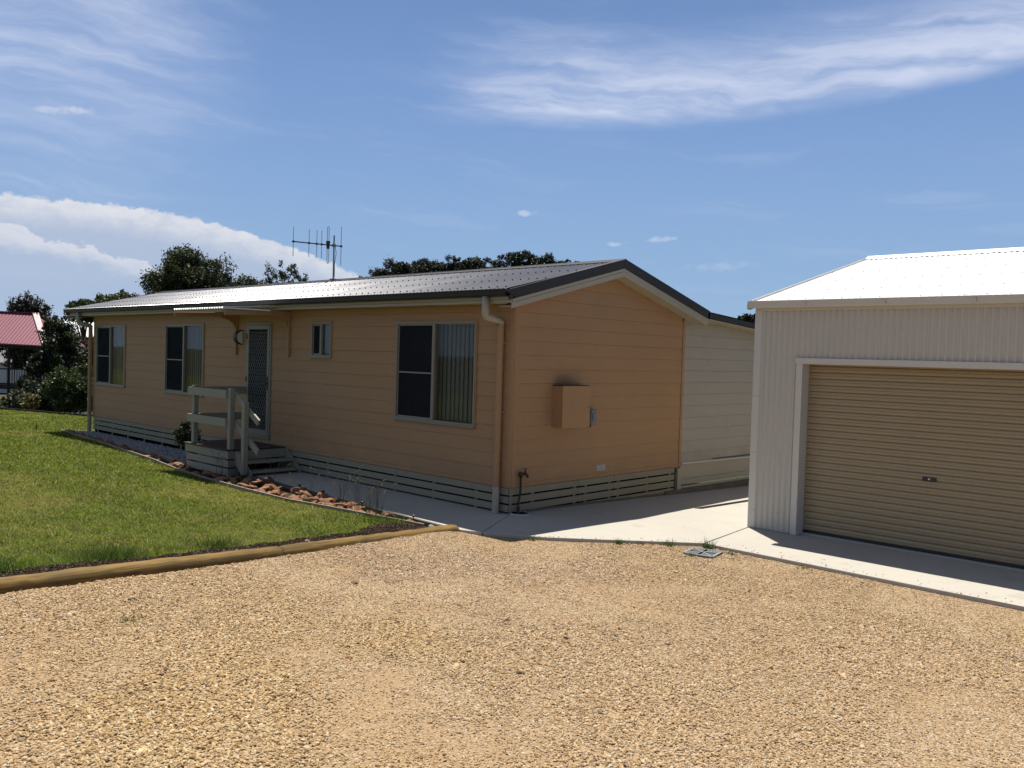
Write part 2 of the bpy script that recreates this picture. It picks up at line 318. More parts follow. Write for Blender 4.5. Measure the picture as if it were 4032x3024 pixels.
# ------------------------------------------------------------------ mesh helpers
ORG = {}
class MB:
    """collects shapes; build() links them as ONE mesh object"""
    def __init__(s): s.v = []; s.f = []
    def add(s, vs, fs):
        o = len(s.v); s.v += [tuple(x) for x in vs]; s.f += [tuple(i + o for i in q) for q in fs]; return s
    def box(s, x0, x1, y0, y1, z0, z1):
        return s.add([(x0, y0, z0), (x1, y0, z0), (x1, y1, z0), (x0, y1, z0), (x0, y0, z1), (x1, y0, z1), (x1, y1, z1), (x0, y1, z1)],
                     [(3, 2, 1, 0), (4, 5, 6, 7), (0, 1, 5, 4), (1, 2, 6, 5), (2, 3, 7, 6), (3, 0, 4, 7)])
    def bar(s, a, b, w, h, up=(0, 0, 1)):
        """rectangular bar from a to b, w sideways, h along up"""
        a = Vector(a); b = Vector(b); d = (b - a).normalized(); side = d.cross(Vector(up)).normalized(); up = side.cross(d)
        vs = []
        for p in (a, b):
            for i, j in ((-1, -1), (1, -1), (1, 1), (-1, 1)): vs.append(p + side * w / 2 * i + up * h / 2 * j)
        return s.add(vs, [(3, 2, 1, 0), (4, 5, 6, 7), (0, 1, 5, 4), (1, 2, 6, 5), (2, 3, 7, 6), (3, 0, 4, 7)])
    def prism(s, poly, vec):
        """polygon (list of 3d points) extruded by vec"""
        n = len(poly); vec = Vector(vec); a = [Vector(p) for p in poly]
        return s.add(a + [p + vec for p in a], [tuple(range(n))[::-1], tuple(range(n, 2 * n))] + [(i, (i + 1) % n, n + (i + 1) % n, n + i) for i in range(n)])
    def tube(s, pts, rad, n=8, caps=True):
        pts = [Vector(p) for p in pts]; k = len(pts); rs = rad if isinstance(rad, (list, tuple)) else [rad] * k
        vs = []; ref = None
        for i, p in enumerate(pts):
            d = (pts[min(i + 1, k - 1)] - pts[max(i - 1, 0)]).normalized()
            if ref is None: ref = d.cross(Vector((0, 0, 1))) if abs(d.z) < .9 else d.cross(Vector((1, 0, 0)))
            ref = (ref - d * ref.dot(d)).normalized(); w = d.cross(ref)
            sc = 1.
            if 0 < i < k - 1:
                a = (pts[i] - pts[i-1]).normalized().dot((pts[i+1] - pts[i]).normalized()); sc = 1 / max(.6, math.sqrt((1 + a) / 2))
            for j in range(n):
                q = 2 * math.pi * j / n; vs.append(p + (ref * math.cos(q) + w * math.sin(q)) * rs[i] * (sc if sc < 1.3 else 1.3))
        fs = [(i*n + j, i*n + (j+1) % n, (i+1)*n + (j+1) % n, (i+1)*n + j) for i in range(k-1) for j in range(n)]
        if caps: fs += [tuple(range(n))[::-1], tuple(range((k-1)*n, k*n))]
        return s.add(vs, fs)
    def sheet(s, o, uv, vv, nv, pitch=.076, amp=.008, seg=8, nvseg=1, shape='sin'):
        """corrugated sheet: waves run across uv, ribs run along vv, waves rise along nv"""
        o = Vector(o); uv = Vector(uv); vv = Vector(vv); nv = Vector(nv).normalized()
        L = uv.length; k = max(1, round(L / pitch)) * seg
        vs = []
        for j in range(nvseg + 1):
            for i in range(k + 1):
                a = math.cos(2 * math.pi * i / seg); vs.append(o + uv * (i / k) + vv * (j / nvseg) + nv * amp * a)
        fs = [(j*(k+1)+i, j*(k+1)+i+1, (j+1)*(k+1)+i+1, (j+1)*(k+1)+i) for j in range(nvseg) for i in range(k)]
        return s.add(vs, fs)
    def build(s, name, mt, parent=None, smooth=False, bevel=0, seg=1):
        me = bpy.data.meshes.new(name); o = Vector(ORG.get(parent.name, (0, 0, 0))) if parent else Vector((0, 0, 0))
        me.from_pydata([(x - o.x, y - o.y, z - o.z) for x, y, z in s.v], [], s.f); me.update()
        ob = bpy.data.objects.new(name, me); COL.objects.link(ob)
        if parent: ob.parent = parent; ORG[ob.name] = tuple(o)
        me.materials.append(M[mt] if isinstance(mt, str) else mt)
        if smooth: me.polygons.foreach_set('use_smooth', [True] * len(me.polygons))
        if bevel:
            b = ob.modifiers.new('bevel', 'BEVEL'); b.width = bevel; b.segments = seg; b.limit_method = 'ANGLE'; b.angle_limit = .6
        return ob
def box(name, mt, parent, *a, bevel=0): return MB().box(*a).build(name, mt, parent, bevel=bevel)
def bar(name, mt, parent, a, b, w, h, up=(0, 0, 1), bevel=0): return MB().bar(a, b, w, h, up).build(name, mt, parent, bevel=bevel)
def tag(o, label, cat, group=None):
    o['label'] = label; o['category'] = cat
    if group: o['group'] = group
    return o
def thing(name, label, cat, loc, group=None):
    o = bpy.data.objects.new(name, None); COL.objects.link(o); o.location = loc; o.empty_display_size = .2
    ORG[o.name] = tuple(loc); return tag(o, label, cat, group)
def own(o, loc):
    """give a one-mesh thing an origin at its base"""
    o.data.transform(Matrix.Translation(-Vector(loc))); o.location = loc; return o
def struct(o): o['kind'] = 'structure'; return o
def stuff(o): o['kind'] = 'stuff'; return o
def lerp(a, b, k): return a + (b - a) * k
def np_mesh(name, V, F, mt, cols=None, parent=None, smooth=False):
    me = bpy.data.meshes.new(name); V = np.asarray(V, np.float32); F = np.asarray(F, np.int32)
    if parent: V = V - np.asarray(ORG[parent.name], np.float32)
    me.vertices.add(len(V)); me.vertices.foreach_set('co', V.ravel()); k = F.shape[1]
    me.loops.add(F.size); me.loops.foreach_set('vertex_index', F.ravel())
    me.polygons.add(len(F)); me.polygons.foreach_set('loop_start', np.arange(0, F.size, k, dtype=np.int32))
    me.update(calc_edges=True)
    if cols is not None:
        a = me.attributes.new('col', 'FLOAT_COLOR', 'POINT'); c = np.ones((len(V), 4), np.float32); c[:, :3] = cols; a.data.foreach_set('color', c.ravel())
    if smooth: me.polygons.foreach_set('use_smooth', np.ones(len(F), bool))
    me.materials.append(M[mt]); ob = bpy.data.objects.new(name, me); COL.objects.link(ob)
    if parent: ob.parent = parent; ORG[ob.name] = ORG[parent.name]
    return ob

# value noise for terrain and scatter masks
def vnoise(x, y, seed=0):
    x = np.asarray(x, float); y = np.asarray(y, float); xi = np.floor(x).astype(int); yi = np.floor(y).astype(int); fx = x - xi; fy = y - yi
    fx = fx*fx*(3-2*fx); fy = fy*fy*(3-2*fy)
    def h(a, b):
        n = (a * 374761393 + b * 668265263 + seed * 974634777) & 0xffffffff; n = ((n ^ (n >> 13)) * 1274126177) & 0xffffffff
        return ((n ^ (n >> 16)) & 0xffff) / 65535.
    return (h(xi, yi)*(1-fx)+h(xi+1, yi)*fx)*(1-fy) + (h(xi, yi+1)*(1-fx)+h(xi+1, yi+1)*fx)*fy
def fbm(x, y, seed=0, o=4):
    s = 0; a = .5
    for i in range(o): s = s + a * vnoise(x * 2**i, y * 2**i, seed + i); a *= .5
    return s
def pl(x, pts):
    xs = [p[0] for p in pts]; ys = [p[1] for p in pts]; return np.interp(x, xs, ys)

# ------------------------------------------------------------------ ground
def hg(x, y): return -.40 + .06 * np.clip(-1.2 - np.asarray(y, float), 0, 12)
LOG = [(-7.6, .98), (-6.25, .82), (-4.0, .61), (-1.2, .25)]            # log line: x as a function of y
EDGE = [(-14.9, -.60), (-11, -.95), (-8.06, -1.30), (-6, -1.60), (-3.75, -1.80), (-1.73, -1.64), (-.2, -1.32), (.3, -1.2)]   # lawn edging: y as a function of x
INNER = [(-14.9, -.42), (-14.4, -.55), (-7.1, -1.02), (-5.4, -1.1), (-4.9, -.88), (-3.2, -.97), (-1.65, -1.1), (.36, -1.2)]
SLAB = [(.36, -1.2), (.61, -1.1), (1.29, -.71), (1.74, -.32), (2.68, .53), (6.0, .46), (12, .33)]
LAWN_FAR = lambda x: .3 + .326 * (x + 22.9)
def logx(y): return pl(y, LOG)

def grid_mesh(name, xs, ys, zf, keep, mt):
    X, Y = np.meshgrid(xs, ys); nx = len(xs); V = np.stack([X, Y, zf(X, Y)], -1).reshape(-1, 3)
    i = np.arange(len(ys) - 1)[:, None] * nx + np.arange(nx - 1)[None]
    F = np.stack([i, i + 1, i + 1 + nx, i + nx], -1).reshape(-1, 4)
    if keep is not None:
        c = V[F].mean(1); F = F[keep(c[:, 0], c[:, 1])]
        us = np.unique(F); mp = np.full(len(V), -1); mp[us] = np.arange(len(us)); V = V[us]; F = mp[F]
    return struct(np_mesh(name, V, F, mt, smooth=True))
def sm(v, a, b): t_ = np.clip((np.asarray(v, float) - a) / (b - a), 0, 1); return t_ * t_ * (3 - 2 * t_)
def h_far(x, y):
    z = -.85 - 1.9 * sm(-x, 24.5, 32)
    d = np.hypot(x - 8, y + 8)
    z = z + (2. + 7 * fbm(x / 160 + 3, y / 160, 5)) * sm(d, 100, 230) * sm(y - .4 * x, 30, 130)
    return z + .25 * (fbm(x / 14, y / 14, 9) - .5) * sm(d, 25, 60)
fx = np.unique(np.concatenate([-np.geomspace(40, 3000, 26), np.linspace(-40, 20, 31), np.geomspace(22, 3000, 22)]))
fy = np.unique(np.concatenate([-np.geomspace(20, 3000, 24), np.linspace(-20, 40, 31), np.geomspace(44, 3000, 24)]))
grid_mesh('ground', fx, fy, h_far, None, 'far_ground')

def lift(x, y): return .055 * np.exp(-np.clip(logx(np.minimum(y, -1.2)) - x, 0, 50) / .9) * sm(-y, 1.35, 1.9)
def z_lawn(x, y): return hg(x, y) + lift(x, y) + .03 * (fbm(x * .6, y * .6, 3) - .5)
def keep_lawn(x, y):
    inbed = (x > -14.9) & (y > pl(x, EDGE))
    return (y < LAWN_FAR(x)) & (x < logx(np.minimum(y, -1.2)) - .02) & ~(inbed & (y < 8))
grid_mesh('lawn', np.arange(-46, .8, .2), np.arange(-13, 8, .2), z_lawn, keep_lawn, 'lawn_ground')
def soilw(y): return .16 + .28 * fbm(y * 1.6, y * 0, 2) + .42 * sm(y, -3.2, -1.6)
def z_soil(x, y): return hg(x, y) + lift(x, y) + .018 + .03 * (fbm(x * 7, y * 7, 8) - .5)
grid_mesh('soil_strip', np.arange(-1.2, .9, .04), np.arange(-8, -1.15, .05), z_soil,
          lambda x, y: (x < logx(y) + .02) & (x > logx(y) - soilw(y)) & (y < pl(x, EDGE) - .02), 'soil')
grid_mesh('garden_bed', np.arange(-15, .5, .1), np.arange(-2.0, .05, .05), lambda x, y: -.43 + .03 * (fbm(x * 6, y * 6, 4) - .5) + 0 * x,
          lambda x, y: (y > pl(x, EDGE) - .04), 'bed_soil')
def z_gravel(x, y):
    bank = (.085 * sm(y, -5.2, -3.) - .015) * np.exp(-((x - logx(np.minimum(y, -1.2)) - .1) / .35) ** 2) * (fbm(y * 1.1, x * 0, 21) + .1) * sm(-y, .9, 1.6)
    return hg(x, y) + .004 + bank + .05 * (fbm(x * .9, y * .9, 11) - .47) * sm(-y - .2, 0, 1.5) + .012 * (fbm(x * 5, y * 5, 12) - .47)
grid_mesh('gravel_driveway', np.arange(.2, 14, .08), np.arange(-14, 10, .08), z_gravel, lambda x, y: (x > logx(np.minimum(y, -1.2)) - .05) & ((y < 1.2) | (x > 6.9)), 'gravel_ground')

# concrete path and apron, split at the control joints
def zslab(x, y): return -.355 - .03 * max(0, y - .5) * min(1, max(0, (2.4 - x) / 2.4))
def clip(poly, n, d):
    """keep the half plane n.p <= d"""
    out = []
    for i, a in enumerate(poly):
        b = poly[(i + 1) % len(poly)]; da = n[0]*a[0]+n[1]*a[1]-d; db = n[0]*b[0]+n[1]*b[1]-d
        if da <= 0: out.append(a)
        if da * db < 0: k = da / (da - db); out.append((lerp(a[0], b[0], k), lerp(a[1], b[1], k)))
    return out
def slab_panel(poly, parent):
    bm = bmesh.new(); vs = [bm.verts.new((x, y, 0)) for x, y in poly]; bm.faces.new(vs)
    for k in np.arange(-6, 13, .75):
        for ax in ((1, 0, 0), (0, 1, 0)):
            bmesh.ops.bisect_plane(bm, geom=bm.verts[:] + bm.edges[:] + bm.faces[:], plane_co=[c * k for c in ax], plane_no=ax)
    bmesh.ops.recalc_face_normals(bm, faces=bm.faces[:])
    if bm.faces[:][0].normal.z < 0: bmesh.ops.reverse_faces(bm, faces=bm.faces[:])
    for v in bm.verts: v.co.z = zslab(v.co.x, v.co.y)
    g = bmesh.ops.extrude_face_region(bm, geom=bm.faces[:])
    top = [v for v in bm.verts if v not in set(q for q in g['geom'] if isinstance(q, bmesh.types.BMVert))]
    for q in g['geom']:
        if isinstance(q, bmesh.types.BMVert): q.co.z -= .11
    bmesh.ops.recalc_face_normals(bm, faces=bm.faces[:])
    me = bpy.data.meshes.new('slab_panel'); bm.to_mesh(me); bm.free(); me.materials.append(M['concrete'])
    ob = bpy.data.objects.new('slab_panel', me); COL.objects.link(ob); ob.parent = parent
    b = ob.modifiers.new('bevel', 'BEVEL'); b.width = .008; b.segments = 2; b.limit_method = 'ANGLE'; b.angle_limit = R(50)
    return ob
def base_empty(name):
    o = bpy.data.objects.new(name, None); COL.objects.link(o); ORG[o.name] = (0, 0, 0); return struct(o)
path = base_empty('path')
G = .0028
front = [(-5.65, .06), (-5.65, -.83), (-4.9, -.86), (-3.2, -.97), (-1.65, -1.1), (.36, -1.2), (.61, -1.1), (1.29, -.71), (0, 0), (0, .06)]
front = [(-5.65, .06), (-5.65, -.83), (-4.9, -.86), (-3.2, -.97), (-1.65, -1.1), (.36, -1.2), (.61, -1.1), (.02, -.02), (.02, .06)]
slab_panel(clip(front, (1, 0), -3.0 - G), path); slab_panel(clip(front, (-1, 0), 3.0 - G), path)
side = [(.03, -.02), (.62, -1.095), (1.29, -.71), (1.74, -.32), (2.67, .52), (2.51, 1.87), (2.51, 9.5), (-.03, 9.5), (-.03, .0)]
slab_panel(clip(side, (0, 1), 2.6 - G), path); slab_panel(clip(side, (0, -1), -2.6 - G), path)
apron = base_empty('shed_apron')
ap = [(2.69, .52), (6.0, .46), (9, .4), (9, 1.99), (2.525, 1.99), (2.525, 1.87)]
slab_panel(clip(ap, (1, 0), 6.3 - G), apron); slab_panel(clip(ap, (-1, 0), -6.3 - G), apron)

# ------------------------------------------------------------------ the house
L, W, S = 14.38, 4.10, .42
WT = 2.46                                   # wall height above the floor bearer
house = thing('house', 'long low peach weatherboard house with grey corrugated roof and charcoal gutter', 'house', (-7, 2, -.42))
WIN = [(-14.2, -12.49, .79, 2.228), (-10.38, -8.64, .778, 2.24), (-4.77, -4.185, 1.655, 2.247), (-2.455, -.695, .762, 2.24)]
DOOR = (-6.93, -6.06, .15, 2.253)
OPEN = WIN + [DOOR]
def strips(x0, x1, z0, z1, opens):
    """rectangles of the strip x0..x1, z0..z1 left over by the openings"""
    cuts = sorted({x0, x1} | {min(max(v, x0), x1) for o in opens for v in o[:2]}); out = []
    for a, b in zip(cuts, cuts[1:]):
        if b - a < 1e-5: continue
        mid = (a + b) / 2; zs = [(z0, z1)]
        for o in opens:
            if o[0] < mid < o[1]:
                nz = []
                for p, q in zs:
                    if o[2] > p: nz.append((p, min(q, o[2])))
                    if o[3] < q: nz.append((max(p, o[3]), q))
                zs = [t for t in nz if t[1] - t[0] > 1e-4]
        if len(zs) == 1 and zs[0] == (z0, z1) and out and out[-1][1] == a and out[-1][2:] == (z0, z1): out[-1] = (out[-1][0], b, z0, z1)
        else: out += [(a, b) + t for t in zs]
    return out
BH, B0 = .1925, .056
ZL = [0] + [B0 + BH * k for k in range(14)]
# front wall
mb = MB()
for a, b, c, d in strips(-L, 0, -.02, WT + .05, OPEN): mb.box(a, b, .004, .09, c, d)
front_wall = mb.build('front_wall', 'siding', house)
for k in range(len(ZL) - 1):
    z0, z1 = ZL[k], min(ZL[k+1], WT)
    if z1 <= z0: break
    jog = .0015 * math.sin(k * 2.3)
    for a, b, c, d in strips(-L + .03, -.05, z0, z1 - .002, OPEN):
        yb = -.020 + .009 * (c - z0) / BH + jog; yt = -.020 + .009 * (d - z0) / BH + jog
        MB().prism([(a, yb, c), (a, .003, c), (a, .003, d), (a, yt, d)], (b - a, 0, 0)).build('siding_board', 'siding', front_wall)
# gable wall
RZ = 3.19; RY = W / 2
def under(y): return WT + .0 + (1 - abs(y - RY) / (RY + .30)) * (RZ - .145 - WT)      # underside of the gable soffit
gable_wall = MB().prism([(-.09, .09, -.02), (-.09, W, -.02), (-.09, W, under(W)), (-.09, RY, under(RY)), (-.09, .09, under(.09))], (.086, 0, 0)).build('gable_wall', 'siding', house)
k = 0
while True:
    z0 = ZL[k] if k < len(ZL) else B0 + BH * (k - 1); z1 = B0 + BH * k
    if z0 > under(RY) - .02: break
    def yspan(z):
        if z <= under(.0) : return 0.06, W - .03
        t_ = (z - WT) / (RZ - .145 - WT); hw = (1 - t_) * (RY + .30); return max(.06, RY - hw), min(W - .03, RY + hw)
    z1c = min(z1 - .002, under(RY) - .005); a0, b0 = yspan(z0); a1, b1 = yspan(z1c); jog = .0015 * math.sin(k * 1.7)
    xb = .020 + jog; xt = .020 - .009 * (z1c - z0) / BH + jog
    if a1 < b1:
        MB().add([(.0, a0, z0), (.0, b0, z0), (.0, b1, z1c), (.0, a1, z1c), (xb, a0, z0), (xb, b0, z0), (xt, b1, z1c), (xt, a1, z1c)],
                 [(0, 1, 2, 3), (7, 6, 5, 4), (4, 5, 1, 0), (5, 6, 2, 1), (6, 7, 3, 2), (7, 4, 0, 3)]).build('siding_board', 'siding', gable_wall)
    k += 1
# other walls (closed volume)
box('rear_wall', 'siding', house, -L, 0, W - .09, W - .001, -.02, WT + .05)
box('end_wall', 'siding', house, -L, -L + .09, .091, W - .091, -.02, WT + .05)
box('base_light_block', 'dark_timber', house, -L, -.03, W - .06, W - .02, -.9, -.03)  # unseen boards at back and left end, added to block light under the house
box('base_light_block', 'dark_timber', house, -L + .02, -L + .06, .02, W - .06, -.9, -.03)
box('floor', 'dark_timber', house, -L + .01, -.01, .01, W - .01, -.10, -.022)
# corner trims
box('corner_trim', 'siding', house, -.052, .022, -.024, -.001, -.002, WT + .0, bevel=.003)
box('corner_trim', 'siding', house, .0015, .0255, .0015, .062, -.002, WT + .0, bevel=.003)
box('corner_trim', 'siding', house, .0015, .03, W - .03, W + .035, -.002, WT + .0, bevel=.003)
box('corner_trim', 'siding', house, -L - .02, -L + .05, -.024, -.001, -.002, WT, bevel=.003)

# roof
XR, XL = .272, -L - .90                    # roof ends
YE, ZE = -.40, 2.628                       # eave edge of the sheets
sl = (RZ + .035 - ZE) / (RY - YE)
roof = MB().prism([(XL + .1, -.28, ZE - .03), (XL + .1, RY, ZE - .03 + sl * (RY + .28)), (XL + .1, 2*RY + .28, ZE - .03), (XL + .1, 2*RY + .28, ZE - .09), (XL + .1, -.28, ZE - .09)], (-.10 - XL - .1, 0, 0)).build('roof', 'dark_timber', house)
rng = random.Random(3)
nsh = 20; cw = (XR - XL - .06) / nsh; NV = Vector((0, -sl, 1)).normalized()
for i in range(nsh):
    x0 = XL + .03 + i * cw
    MB().sheet((x0, YE, ZE), (cw, 0, 0), (0, RY - YE, sl * (RY - YE)), NV, cw / 10, .011, seg=10).build('roof_sheet', 'roof_grey', roof, smooth=True)
    MB().sheet((x0, 2*RY - YE, ZE), (cw, 0, 0), (0, YE - RY, sl * (RY - YE)), (0, sl, 1), cw / 10, .009, seg=6).build('roof_sheet', 'roof_grey', roof, smooth=True)
zr = ZE + sl * (RY - YE)
MB().prism([(XL, RY - .17, zr - .17*sl + .012), (XL, RY - .16, zr - .16*sl + .024), (XL, RY - .025, zr + .018), (XL, RY, zr + .038), (XL, RY + .025, zr + .018), (XL, RY + .16, zr - .16*sl + .024), (XL, RY + .17, zr - .17*sl + .012), (XL, RY, zr + .008)], (XR - XL + .01, 0, 0)).build('ridge_cap', 'charcoal', roof)
# screws on every second crest, four rows
mb = MB()
for row, ky in enumerate((.05, .33, .63, .92)):
    y = lerp(YE, RY, ky)
    for j in range(int((XR - XL) / (cw / 10))):
        if j % 2 == 0 or (row == 0 and False): 
            x = XL + .03 + cw / 10 * j + (row % 2) * cw / 10
            if x > XR - .05: continue
            zc = ZE + sl * (y - YE) + .010; mb.tube([(x, y, zc), (x, y - sl * .016, zc + .014)], [.0115, .008], 6)
stuff(mb.build('roof_screws', 'charcoal', roof))
# gutter, fascia, soffit on the long side
def gutter(x0, x1, y, z, name, mt, parent, w=.115, h=.088):
    prof = [(0, -.006), (0, 0), (-.018, 0), (-.02, -.004), (-.008, -.008), (-.004, -h + .01), (-.010, -h), (-w * .9, -h), (-w, -h + .02), (-w, -.01), (-w + .004, -.01), (-w + .004, -h + .014), (-.008, -h + .006)]
    prof = [(y + .0 - q[0] - w, z + q[1]) for q in [(-a, b) for a, b in []]] or None
    # front face, floor and back as an open trough
    p2 = [(y - w - .006, z), (y - w - .006, z - .014), (y - w, z - .02), (y - w + .006, z - h + .012), (y - w + .016, z - h), (y, z - h), (y, z - .01), (y - .004, z - .01), (y - .004, z - h + .004), (y - w + .018, z - h + .004), (y - w + .010, z - h + .014), (y - w + .004, z - .018), (y - w + .008, z)]
    return MB().prism([(x0, a, b) for a, b in p2], (x1 - x0, 0, 0)).build(name, mt, parent)
gutter(XL - .02, .225, -.318, 2.628, 'gutter', 'charcoal', house)
fascia = MB()
for z0, z1, yy in ((2.457, 2.494, -.300), (2.498, 2.532, -.303), (2.532, 2.60, -.298)): fascia.box(XL + .04, XR - .02, yy - .012, -.285, z0, z1)
fascia.build('fascia', 'trim', house)
box('soffit', 'soffit', house, XL + .05, -.028, -.284, .0, 2.462, 2.474)
box('soffit', 'soffit', house, XL + .05, -.0, W + .0, W + .33, 2.462, 2.474)
# barge boards and charcoal barge capping at the gable
def barge(x, dirx):
    for sgn in (-1, 1):
        def P(t_, dz): y = RY + sgn * t_ * (RY + .335); return (x, y, RZ + .0 + dz - t_ * (RZ - 2.575))
        b = MB()
        for (u0, u1, pr) in ((-.075, -.118, .0), (-.122, -.155, .004), (-.155, -.192, .0)):
            b.prism([P(0, u0), P(1, u0), P(1, u1), P(0, u1)], (dirx * (.02 + pr), 0, 0))
        b.build('barge_board', 'trim', house)
        c = MB().prism([P(0, .055), P(1.02, .055), P(1.02, -.072), P(0, -.072)], (dirx * .034, 0, 0))
        def Q(t_, dz, dx): v = P(t_, dz); return (v[0] + dx, v[1], v[2])
        c.prism([Q(0, .058, dirx*.036), Q(1.02, .058, dirx*.036), Q(1.02, .058, -dirx*.07), Q(0, .058, -dirx*.07)], (0, 0, .006))
        c.build('barge_capping', 'charcoal', house)
        s_ = MB().prism([P(0, -.165), P(.985, -.165), P(.985, -.176), P(0, -.176)], (-dirx * (abs(x) - .0 if dirx > 0 else .8), 0, 0)); s_.build('gable_soffit', 'soffit', house)
barge(XR - .03, 1); barge(XL + .03, -1)
box('barge_end', 'trim', house, XR - .05, XR + .004, -.33, -.29, 2.452, 2.535)
box('barge_end', 'trim', house, -.02, XR - .012, W + .27, W + .37, 2.452, 2.53)
box('soffit', 'soffit', house, .03, XR - .034, -.284, -.03, 2.462, 2.474)
MB().prism([(XR - .05, -.345, 2.63), (XR - .05, -.43, 2.62), (XR - .05, -.43, 2.585), (XR - .05, -.34, 2.55)], (.057, 0, 0)).build('gutter_stop', 'charcoal', house)
# downpipes with offset bends
def downpipe(x, zb):
    o = MB().tube([(x, -.372, 2.545), (x, -.372, 2.31), (x, -.365, 2.285), (x, -.085, 2.225), (x, -.075, 2.20), (x, -.075, 2.185)], .048, 14).build('downpipe', 'trim', house, smooth=False)
    lo = MB().tube([(x, -.075, 2.184), (x, -.075, .0)], .0475, 14, False).build('painted_length', 'siding', o, smooth=True); MB().tube([(x, -.075, -.0005), (x, -.075, zb)], .049, 14, False).build('foot_length', 'trim', o, smooth=True)
    o.data.polygons.foreach_set('use_smooth', [len(p.vertices) == 4 for p in o.data.polygons])
    MB().tube([(x, -.075, 2.20), (x, -.075, 2.235)], .052, 14).build('pipe_collar', 'trim', o); MB().tube([(x, -.372, 2.33), (x, -.372, 2.36)], .051, 14).build('pipe_collar', 'trim', o)
    for z in (1.0, 1.93): box('pipe_clip', 'trim', o, x - .06, x + .06, -.032, -.024, z, z + .03)
downpipe(-.185, zslab(-.18, -.07) + .002); downpipe(-14.47, -.42)

# windows
def window(x0, x1, z0, z1, kind):
    t_ = .035; d = -.042; y1 = .05
    mb = MB(); mb.box(x0, x1, d, y1, z1 - t_, z1); mb.box(x0, x1, d, y1, z0, z0 + t_ + .008)
    mb.box(x0, x0 + t_, d, y1, z0 + t_, z1 - t_); mb.box(x1 - t_, x1, d, y1, z0 + t_, z1 - t_)
    w = mb.build('window', 'window_frame', house, bevel=.003)
    box('sill', 'window_frame', w, x0 - .012, x1 + .012, d - .012, d + .01, z0 - .014, z0 + .006, bevel=.002)
    mb = MB(); a = .018
    for q in ((x0 - a, x0, z0 - a, z1 + a), (x1, x1 + a, z0 - a, z1 + a)): mb.box(q[0], q[1], -.034, .0, q[2], q[3])
    mb.box(x0, x1, -.034, .0, z1, z1 + a); mb.build('architrave', 'siding', w)
    xm = lerp(x0, x1, .49); mw = .052
    box('mullion', 'window_frame', w, xm - mw/2, xm + mw/2, d + .004, y1 - .004, z0 + t_, z1 - t_, bevel=.003)
    # sliding sash on the left, fly screen over it; fixed pane on the right
    sa = MB(); e = .022
    for q in ((x0 + t_, x0 + t_ + e, z0 + t_ + .008, z1 - t_), (xm - mw/2 - e, xm - mw/2, z0 + t_ + .008, z1 - t_)): sa.box(q[0], q[1], -.018, -.004, q[2], q[3])
    sa.box(x0 + t_ + e, xm - mw/2 - e, -.018, -.004, z1 - t_ - e, z1 - t_); sa.box(x0 + t_ + e, xm - mw/2 - e, -.018, -.004, z0 + t_ + .008, z0 + t_ + .008 + e)
    sa.build('sash', 'window_frame', w)
    box('pane', 'glass', w, x0 + t_, xm - mw/2, .012, .016, z0 + t_, z1 - t_)
    box('pane', 'glass', w, xm + mw/2, x1 - t_, .0, .004, z0 + t_, z1 - t_)
    if kind == 'small':
        box('frosted_panel', 'frosted', w, xm + mw/2, x1 - t_, .006, .012, z0 + t_, z1 - t_)
        box('fly_screen', 'fly_screen', w, x0 + t_ + e, xm - mw/2 - e, -.012, -.010, z0 + t_ + e, z1 - t_ - e); return
    box('fly_screen', 'fly_screen', w, x0 + t_ + e, xm - mw/2 - e, -.012, -.010, z0 + t_ + e, z1 - t_ - e)
    zb = lerp(z0, z1, .487); box('mid_rail', 'window_frame', w, x0 + t_ + e, xm - mw/2 - e, -.02, -.006, zb - .011, zb + .011)
    n = 19; rg = random.Random(int(x0 * 100))
    for i in range(n):
        xc = lerp(x0 + .06, x1 - .05, i / (n - 1)); a = R(rg.uniform(5, 14)) if i > 4 or kind != 'open' else R(70); hw = .0445
        dx, dy = hw * math.cos(a), hw * math.sin(a); y = .10
        MB().prism([(xc - dx, y + dy, z0 + .05), (xc - dx*.3, y + dy*.3 - .005, z0 + .05), (xc + dx*.3, y - dy*.3 - .005, z0 + .05), (xc + dx, y - dy, z0 + .05), (xc + dx, y - dy + .001, z0 + .05), (xc + dx*.3, y - dy*.3 - .004, z0 + .05), (xc - dx*.3, y + dy*.3 - .004, z0 + .05), (xc - dx, y + dy + .001, z0 + .05)], (0, 0, z1 - z0 - .09)).build('blind_slat', 'blind', w)
    box('blind_track', 'white_paint', w, x0 + .04, x1 - .04, .08, .12, z1 - .04, z1 - .01)
for q, kd in zip(WIN, ('open', 'big', 'small', 'big')): window(*q, kd)

# entrance door: frame, screen door with diamond grille
x0, x1, z0, z1 = DOOR
mb = MB(); mb.box(x0, x0 + .04, -.04, .09, z0, z1); mb.box(x1 - .04, x1, -.04, .09, z0, z1); mb.box(x0 + .04, x1 - .04, -.04, .09, z1 - .04, z1); mb.box(x0, x1, -.05, .09, z0 - .03, z0 + .012)
door = mb.build('door', 'window_frame', house, bevel=.003)
a0, a1, c0, c1 = x0 + .043, x1 - .043, z0 + .016, z1 - .044; fr = .062
mb = MB(); mb.box(a0, a0 + fr, -.05, -.022, c0, c1); mb.box(a1 - fr, a1, -.05, -.022, c0, c1); mb.box(a0 + fr, a1 - fr, -.05, -.022, c1 - fr * 1.3, c1); mb.box(a0 + fr, a1 - fr, -.05, -.022, c0, c0 + fr * 1.9)
leaf = mb.build('door_leaf', 'window_frame', door, bevel=.003)
gx0, gx1, gz0, gz1 = a0 + fr, a1 - fr, c0 + fr * 1.9, c1 - fr * 1.3
mb = MB(); px, pz = .068, .125
nrow = int((gz1 - gz0) / pz) + 2; ncol = int((gx1 - gx0) / px) + 3
